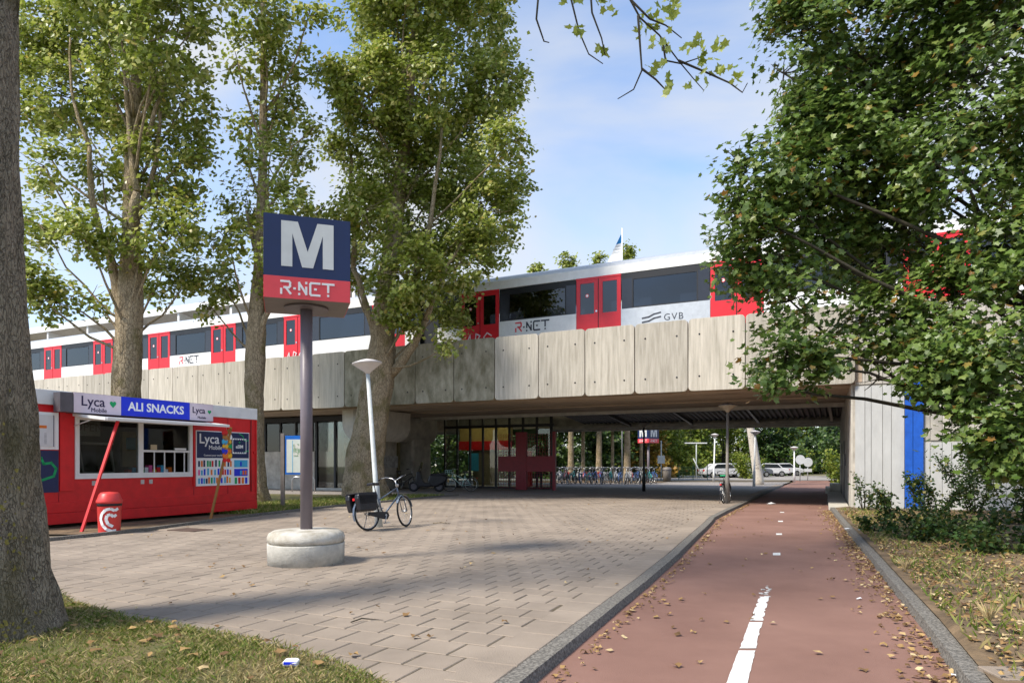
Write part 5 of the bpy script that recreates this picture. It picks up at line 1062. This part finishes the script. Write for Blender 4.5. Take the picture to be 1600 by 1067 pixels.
# maple on the right
mb_ = Vector((10.2,11.6,0)); MP = thing('maple_tree', 'large dense maple tree with dark green leaves filling the right side', 'tree', mb_)
ml = [(1250,60,72,12),(1330,130,100,13),(1420,60,105,12),(1520,120,115,11.5),(1300,250,95,12),(1215,285,68,11.5),(1160,330,52,11.3),(1400,260,110,12.5),(1500,260,110,11),(1570,380,95,10.5),(1175,405,58,11.5),(1265,390,85,12.5),(1380,390,75,13),(1235,470,58,11.5),(1228,555,44,11),(1295,575,48,11),(1380,500,66,11.5),(1500,480,85,11),(1372,592,30,11),(1495,565,76,10.5),(1565,560,85,10),(1550,670,66,10),(1600,700,60,9.8),(1262,165,58,12.2),(1232,30,40,12),(1225,115,36,12),(1155,255,30,11.5),(1445,605,36,10.6),(1205,600,22,10.8),
      (1680,200,150,11),(1700,450,150,11),(1690,640,90,10.5),(1400,-90,150,12),(1600,-60,150,11.5),(1260,-60,70,12.5)]
mbl = [(at(x,y,D_)-mb_, rp*D_/F) for x,y,rp,D_ in ml]; r = random.Random(12)
bark_trunk([(0,0,-.1),(0,0,1),(-.05,0,2.5),(-.1,.1,4),(-.2,.2,6.5),(-.3,.2,9)], [.5,.36,.32,.28,.2,.1], M_barkd, MP)
br_ = MB()
for c, rd in mbl:
    s0 = Vector((-.1,.1,max(1.6,min(8.5,c.z-1.2-.25*c.length)))); pts = limb(br_, s0, c, .055, .016, r, .08, 6, 6)
    for _ in range(5): limb(br_, c, c + rand_unit(r)*rd*.9, .016, .004, r, .1, 3, 4)
br_.build('branches', M_barkd, MP, kind='stuff')
foliage(mbl, M_map, (100,34), .105, LEAF5, 41, 'crown', MP, up=.55, clump=.32, shell=.35)
# shrubs and ground plants under the maple
def shrub(label, c, rad, n, seed, leaf=.07, m=M_ivy, name='shrub', group='shrubs under the maple', stems=7, shape=LEAF4):
    t = thing(name, label, 'shrub', c, 0, group); r = random.Random(seed); st = MB(); mb = MB()
    for i in range(stems):
        a = r.uniform(0,6.28); e = Vector((math.cos(a)*rad[0]*r.uniform(.3,1), math.sin(a)*rad[1]*r.uniform(.3,1), rad[2]*r.uniform(.6,1.1))); pts = limb(st, (e.x*.15,e.y*.15,-.03), e, .014, .004, r, .12, 5, 4)
        for _ in range(n//stems):
            t_ = r.random()**.6; k_ = min(4,int(t_*5)); p = pts[k_].lerp(pts[k_+1], r.random()) + rand_unit(r)*r.random()*.22*max(rad); p.z = max(.03,p.z); add_leaf(mb, p, rand_unit(r)+Vector((0,0,.9)), leaf*r.uniform(.6,1.3), shape, r)
    st.build('stems', M_barkd, t, kind='stuff'); mb.build('foliage', m, t, kind='stuff'); return t
for i, (px, py, rx, rz_, n, lab) in enumerate(((1350,800,.5,1.0,260,'sparse upright shrub at the foot of the white wall corner'),(1400,815,.9,.75,800,'low tangled shrub before the white wall'),(1460,812,1.0,1.0,1300,'leafy shrub before the blue wall stripe'),(1525,805,1.2,1.5,2400,'tall dark shrub under the maple right of the blue stripe'),(1590,820,1.3,1.7,2800,'dense dark shrub at the right picture edge'),(1500,845,1.3,.5,1500,'low ivy like ground cover under the maple'),(1580,870,1.2,.4,1300,'low green ground cover at the right edge nearest the path'),(1420,850,.8,.35,800,'low green plants beside the right kerb'),(1365,835,.45,.3,260,'small weeds at the bend of the right kerb'))):
    p = gp(px,py); shrub(lab, (p.x,p.y,.05), (rx,rx*.8,rz_), n, 60+i, .085)
for i, (px, py) in enumerate(((1415,900),(1545,985))):
    p = gp(px,py); r = random.Random(i+70); mb = MB()
    for _ in range(60):
        a = r.uniform(0,6.28); l_ = r.uniform(.08,.2); e = Vector((math.cos(a)*l_*.6,math.sin(a)*l_*.6,l_)); dx = Vector((-math.sin(a),math.cos(a),0))*.004; mb.poly([-dx,dx,e*.6+dx*.7+Vector((0,0,.02)),e,e*.6-dx*.7+Vector((0,0,.02))])
    o = mb.build('dry_grass_tuft', mat('straw', (.45,.35,.18), .9), None, (p.x,p.y,.06)); tag(o, ('straw coloured grass tuft beside the kerb below the wall','straw grass tuft at the far bottom right','small straw grass tuft in the middle of the verge','straw grass tuft at the right edge under the ground cover')[i], 'grass tuft', 'dry grass tufts')
for i in range(2):
    p = gp((430,441)[i],884); o = MB(); r = random.Random(i)
    for _ in range(50): a = r.uniform(0,6.28); l_ = r.uniform(.03,.08); o.poly([(0,0,0),(.006,0,0),(math.cos(a)*l_,math.sin(a)*l_,l_*.9)])
    tag(o.build('weed_tuft', MATS['grass blades'], None, (p.x,p.y,.0)), ('larger','smaller')[i] + ' grass tuft growing at the foot of the round concrete base', 'weed', 'weeds at the sign base')
# ================================================================ BEYOND THE UNDERPASS
def far_tree(label, c, trunk_h, tr0, blobs, m, seed, bark=M_bark, leaf=.36, dens=(14,22), group='trees beyond the underpass', lean=(0,0), name='far_tree'):
    t = thing(name, label, 'tree', c, 0, group); r = random.Random(seed)
    bark_trunk([(0,0,-.1),(lean[0]*.4,lean[1]*.4,trunk_h*.4),(lean[0],lean[1],trunk_h),(lean[0]*1.2,lean[1],trunk_h*1.6)], [tr0*1.25,tr0,tr0*.85,tr0*.4], bark, t, n=12)
    lm_ = MB(); [limb(lm_, (lean[0],lean[1],trunk_h*.9), b_, tr0*.35, .03, r, .1, 4, 5) for b_, _ in blobs]; lm_.build('limbs', bark, t)
    foliage(blobs, m, dens, leaf, LEAF4, seed, 'crown', t, clump=.6, shell=.3); return t
rf_ = random.Random(77)
labs = ['first','second','third','fourth','fifth','sixth']
for i, (px, wpx) in enumerate(((892,9),(911,6),(936,9),(957,5),(980,10),(1002,6))):
    D_ = 52 + (i % 2)*2.5; x = (px-800)/F*D_; bl = [(Vector((rf_.uniform(-2,2),rf_.uniform(-1.5,2.5),rf_.uniform(5.2,9.5))),rf_.uniform(1.4,2.0)) for _ in range(5)]
    far_tree(labs[i]+' bare trunked tree from the left behind the bicycle rack', (x,D_,-.1), 4.5, wpx*D_/F/2, bl, M_bgB if i % 3 else M_bgA, 80+i)
hedge = [(-12,66,M_bgB),(-6,64,M_bgB),(0,65,M_bgB),(4,62,M_bgB),(8.5,64,M_bgB),(12,67,M_bgC),(15.5,70,M_bgA),(20,82,M_bgA),(26,84,M_bgA),(31,80,M_bgB),(34,70,M_bgB),(30.5,60,M_bgB),(37,62,M_bgB),(24,92,M_bgA),(17,90,M_bgA),(40,74,M_bgA)]
hl = ['dark green tree mass','bushy dark tree','shaded leafy tree','dense tree behind the bicycles','leafy tree behind the far metro sign','orange tinted tree','yellow green tree','bright yellow green tree','light green tree','mid green tree','tall green tree','green tree at the path bend','dark tree','pale green tree','soft green tree','yellowish tree']
hw = ['far left behind the glass hall','left behind the glass hall','behind the hall corner','behind the left bicycles','behind the right bicycles','beyond the far metro sign','right of the orange tinted tree','behind the parked cars left','behind the parked cars','behind the round signs','right of the round signs','beside the cycle path','right of the underpass opening','behind the leaning birch','farthest behind the car park','far right behind the wall']
for i, (x, y, m) in enumerate(hedge):
    bl = [(Vector((rf_.uniform(-2.6,2.6),rf_.uniform(-1.5,1.5),z + rf_.uniform(-.5,.5))),rf_.uniform(1.7,2.5)) for z in (1.3,1.6,3.2,3.6,5.2,5.6,7.2,8.6)]
    far_tree(hl[i]+' '+hw[i], (x,y,-.1), 2.5, .22, bl, m, 100+i, M_barkd, .38, (12,20), 'woods beyond the underpass')
for i, (px, py, h_) in enumerate(((838,413,2.0),(890,396,2.8),(937,396,2.2),(981,383,2.6))):
    D_ = 90; c = at(px,py,D_); bl = [(Vector((rf_.uniform(-.4,.4),0,c.z-1.0-k_*1.6)),1.0+.28*k_) for k_ in range(4)]
    far_tree(labs[i]+' distant poplar top from the left peeking over the train roof', (c.x,D_,0), c.z*.5, .35, bl, M_pop, 130+i, M_bark, .45, (30,22), 'distant poplars over the train')
bt_ = gp(1187,757); far_tree('leaning pale birch tree standing beyond the underpass', (bt_.x,bt_.y,0), 5.5, .26, [(Vector((-1.2+rf_.uniform(-1.5,1.5),rf_.uniform(-1,1),z)),1.3) for z in (6.5,7.5,8.5,9)], M_bgA, 140, M_birch, .3, (6,10), lean=(-.9,0))
for i, (x, y, s_, lab) in enumerate(((25.2,52,1.6,'bright green bush at the right of the path beyond the underpass'),(21.5,62,1.5,'round green bush left of the round signs'),(19.4,38.6,1.0,'green bush against the far end of the underpass wall'))):
    shrub(lab, (x,y,-.1), (s_,s_,s_*1.5), 2600, 150+i, .2, M_bgA if i < 2 else M_bgB, 'bush', 'bushes beyond the underpass', 10)
for i in range(13):
    x = -22 + i*6.6; y = 98 + (i % 3)*4
    bl = [(Vector((rf_.uniform(-3.5,3.5),rf_.uniform(-1.5,1.5),z)),rf_.uniform(2.2,3.0)) for z in (1.2,1.5,1.8,4.0,4.4,6.8,7.2,9)]
    far_tree(('bushy','broad','rounded','leafy','dense','pale','soft','wide','sunlit','olive','yellowish','dark','mid green')[i] + ' tree in the last row of woods, ' + 'first second third fourth fifth sixth seventh eighth ninth tenth eleventh twelfth thirteenth'.split()[i] + ' from the left', (x,y,-.1), 2.5, .25, bl, (M_bgA,M_bgB,M_bgA)[i % 3], 200+i, M_barkd, .5, (10,16), 'last row of woods')
rd = MB().poly([(-40,56.5,-.03),(60,56.5,-.03),(60,75,-.03),(-40,75,-.03)]).build('road', M_road); rd['kind'] = 'structure'
st_ = MB().poly([(-2,48.2,.004),(11,48.2,.004),(11,54,.004),(-2,54,.004)]).build('planting_bed', M_soil); st_['kind'] = 'structure'
# far metro sign (copy of the near one)
tr_ = tree_of(); c2 = copy_tree(S, tr_); c2.location = ((1013-800)/F*49,49,-.75); c2.rotation_euler.z = R(38); c2['label'] = 'small far metro sign cube above the parked bicycles beyond the underpass'; S['group'] = c2['group'] = 'metro signs'
# signs, bin, cars
for i, (px, py, yc, lab) in enumerate(((1250,752,718,'larger round white sign seen from behind beyond the underpass'),(1262,751,722,'smaller round white sign with plate beyond the underpass'))):
    b_ = gp(px,py); t = thing('round_sign', lab, 'road sign', b_, 0, 'round road signs'); zc_ = at(px,yc,b_.y).z
    MB().tube([(0,0,0),(0,0,zc_+.2)], .04, 8).build('post', M_lamp, t); MB().lathe([(.36,0),(.36,.02)],24,Matrix.Translation((0,-.05,zc_)) @ Matrix.Rotation(R(90),4,'X')).build('sign_disc', M_mgrey, t)
    if i: MB().b2(-.3,.3,-.07,-.05,zc_-.75,zc_-.5).build('sign_plate', M_mgrey, t)
for px, py, yt, lab, kind_ in ((1033,750,688,'slim grey post with small box beyond the bicycles',0),(1088,746,692,'thin white lamp mast with flat arm before the woods',1),(1098,746,716,'leaning thin white post before the woods',2)):
    b_ = gp(px,py); h_ = at(px,yt,b_.y).z; t = thing('thin_post', lab, 'post', b_, 0, 'thin posts beyond the underpass')
    MB().tube([(0,0,0),(-.9 if kind_ == 2 else 0,0,h_)], .05, 8).build('post', M_lamp, t)
    if kind_ == 0: MB().b2(-.28,.28,-.1,.1,h_*.42,h_*.62).build('box', M_lamp, t)
    if kind_ == 1: MB().b2(-1.1,1.0,-.08,.08,h_-.05,h_+.05).build('lamp_arm', M_white, t)
b_ = gp(1042,752); t = thing('waste_bin', 'grey upright waste bin right of the far metro sign', 'bin', b_); MB().lathe([(.30,0),(.33,.95),(.30,1.05),(.0,1.1)],16).build('bin_body', M_lampd, t); MB().lathe([(.34,.82),(.34,.90)],16).build('bin_rim', M_iron, t)
fn = thing('mesh_fence', 'short green mesh fence behind the grey waste bin', 'fence', gp(1060,749), 0)
fm = MB(); [fm.b2(i*.12,i*.12+.012,0,.012,.1,1.1) for i in range(20)]; [fm.b2(0,2.4,-.01,.002,.1+k_*.24,.115+k_*.24) for k_ in range(5)]; fm.build('mesh', mat('fence green', (.02,.10,.06), .5), fn, kind='stuff'); [MB().b2(x,x+.06,-.03,.03,0,1.2).build('post', MATS['fence green'], fn) for x in (0,1.2,2.4)]
def car_(label, loc, rz, m):
    t = thing('parked_car', label, 'car', loc, rz, 'cars parked beyond the underpass')
    body = MB(); prof = [(-2.1,.35),(-2.1,.75),(-1.95,.88),(-1.45,.92),(-.95,1.38),(.55,1.42),(1.15,.95),(1.95,.82),(2.1,.6),(2.1,.35)]
    body.prism(prof, 1.7, Matrix(((1,0,0,0),(0,0,-1,.85),(0,1,0,0),(0,0,0,1)))); body.build('body', m, t, bevel=.08)
    gl_ = MB()
    for s_ in (-1,1): gl_.prism([(-1.25,.94),(-.88,1.32),(.48,1.35),(.98,.96)], .01, Matrix(((1,0,0,0),(0,0,-1,.856*s_+.005),(0,1,0,0),(0,0,0,1))))
    gl_.build('side_windows', mat('car glass', (.02,.025,.03), .1), t)
    MB().poly([(.585,-.7,1.405),(.585,.7,1.405),(1.165,.75,.965),(1.165,-.75,.965)]).build('windscreen', MATS['car glass'], t)
    for x in (-1.3,1.3):
        for s_ in (-1,1):
            wv_ = MB().torus(.24,.09,Matrix.Translation((x,s_*.80,.32)),18,6).build('wheel', M_rub, t); MB().lathe([(.18,-.04),(.18,.04)],14,Matrix.Translation((x,s_*.83,.32)) @ Matrix.Rotation(R(90),4,'X')).build('hub', M_chrome, wv_)
    for s_ in (-.6,.6): MB().b2(2.04,2.12,s_-.15,s_+.15,.62,.75).build('headlight', M_wht, t); MB().b2(-2.13,-2.05,s_-.15,s_+.15,.66,.82).build('tail_light', M_red, t)
cw = mat('car white', (.62,.62,.63), .3); cg = mat('car grey', (.14,.15,.17), .3); cs_ = mat('car silver', (.40,.41,.43), .3, metal=.4)
for px, D_, m, rz_, lab in ((1128,66,cw,8,'white car parked leftmost in the far car park'),(1150,68,cs_,172,'silver car second from the left in the far car park'),(1172,69,cg,12,'dark grey car in the middle of the far car park'),(1198,72,cw,175,'white car behind the birch trunk'),(1222,76,cw,5,'farthest white car right of the birch trunk')):
    car_(lab, ((px-800)/F*D_,D_,-.05), R(rz_), m)
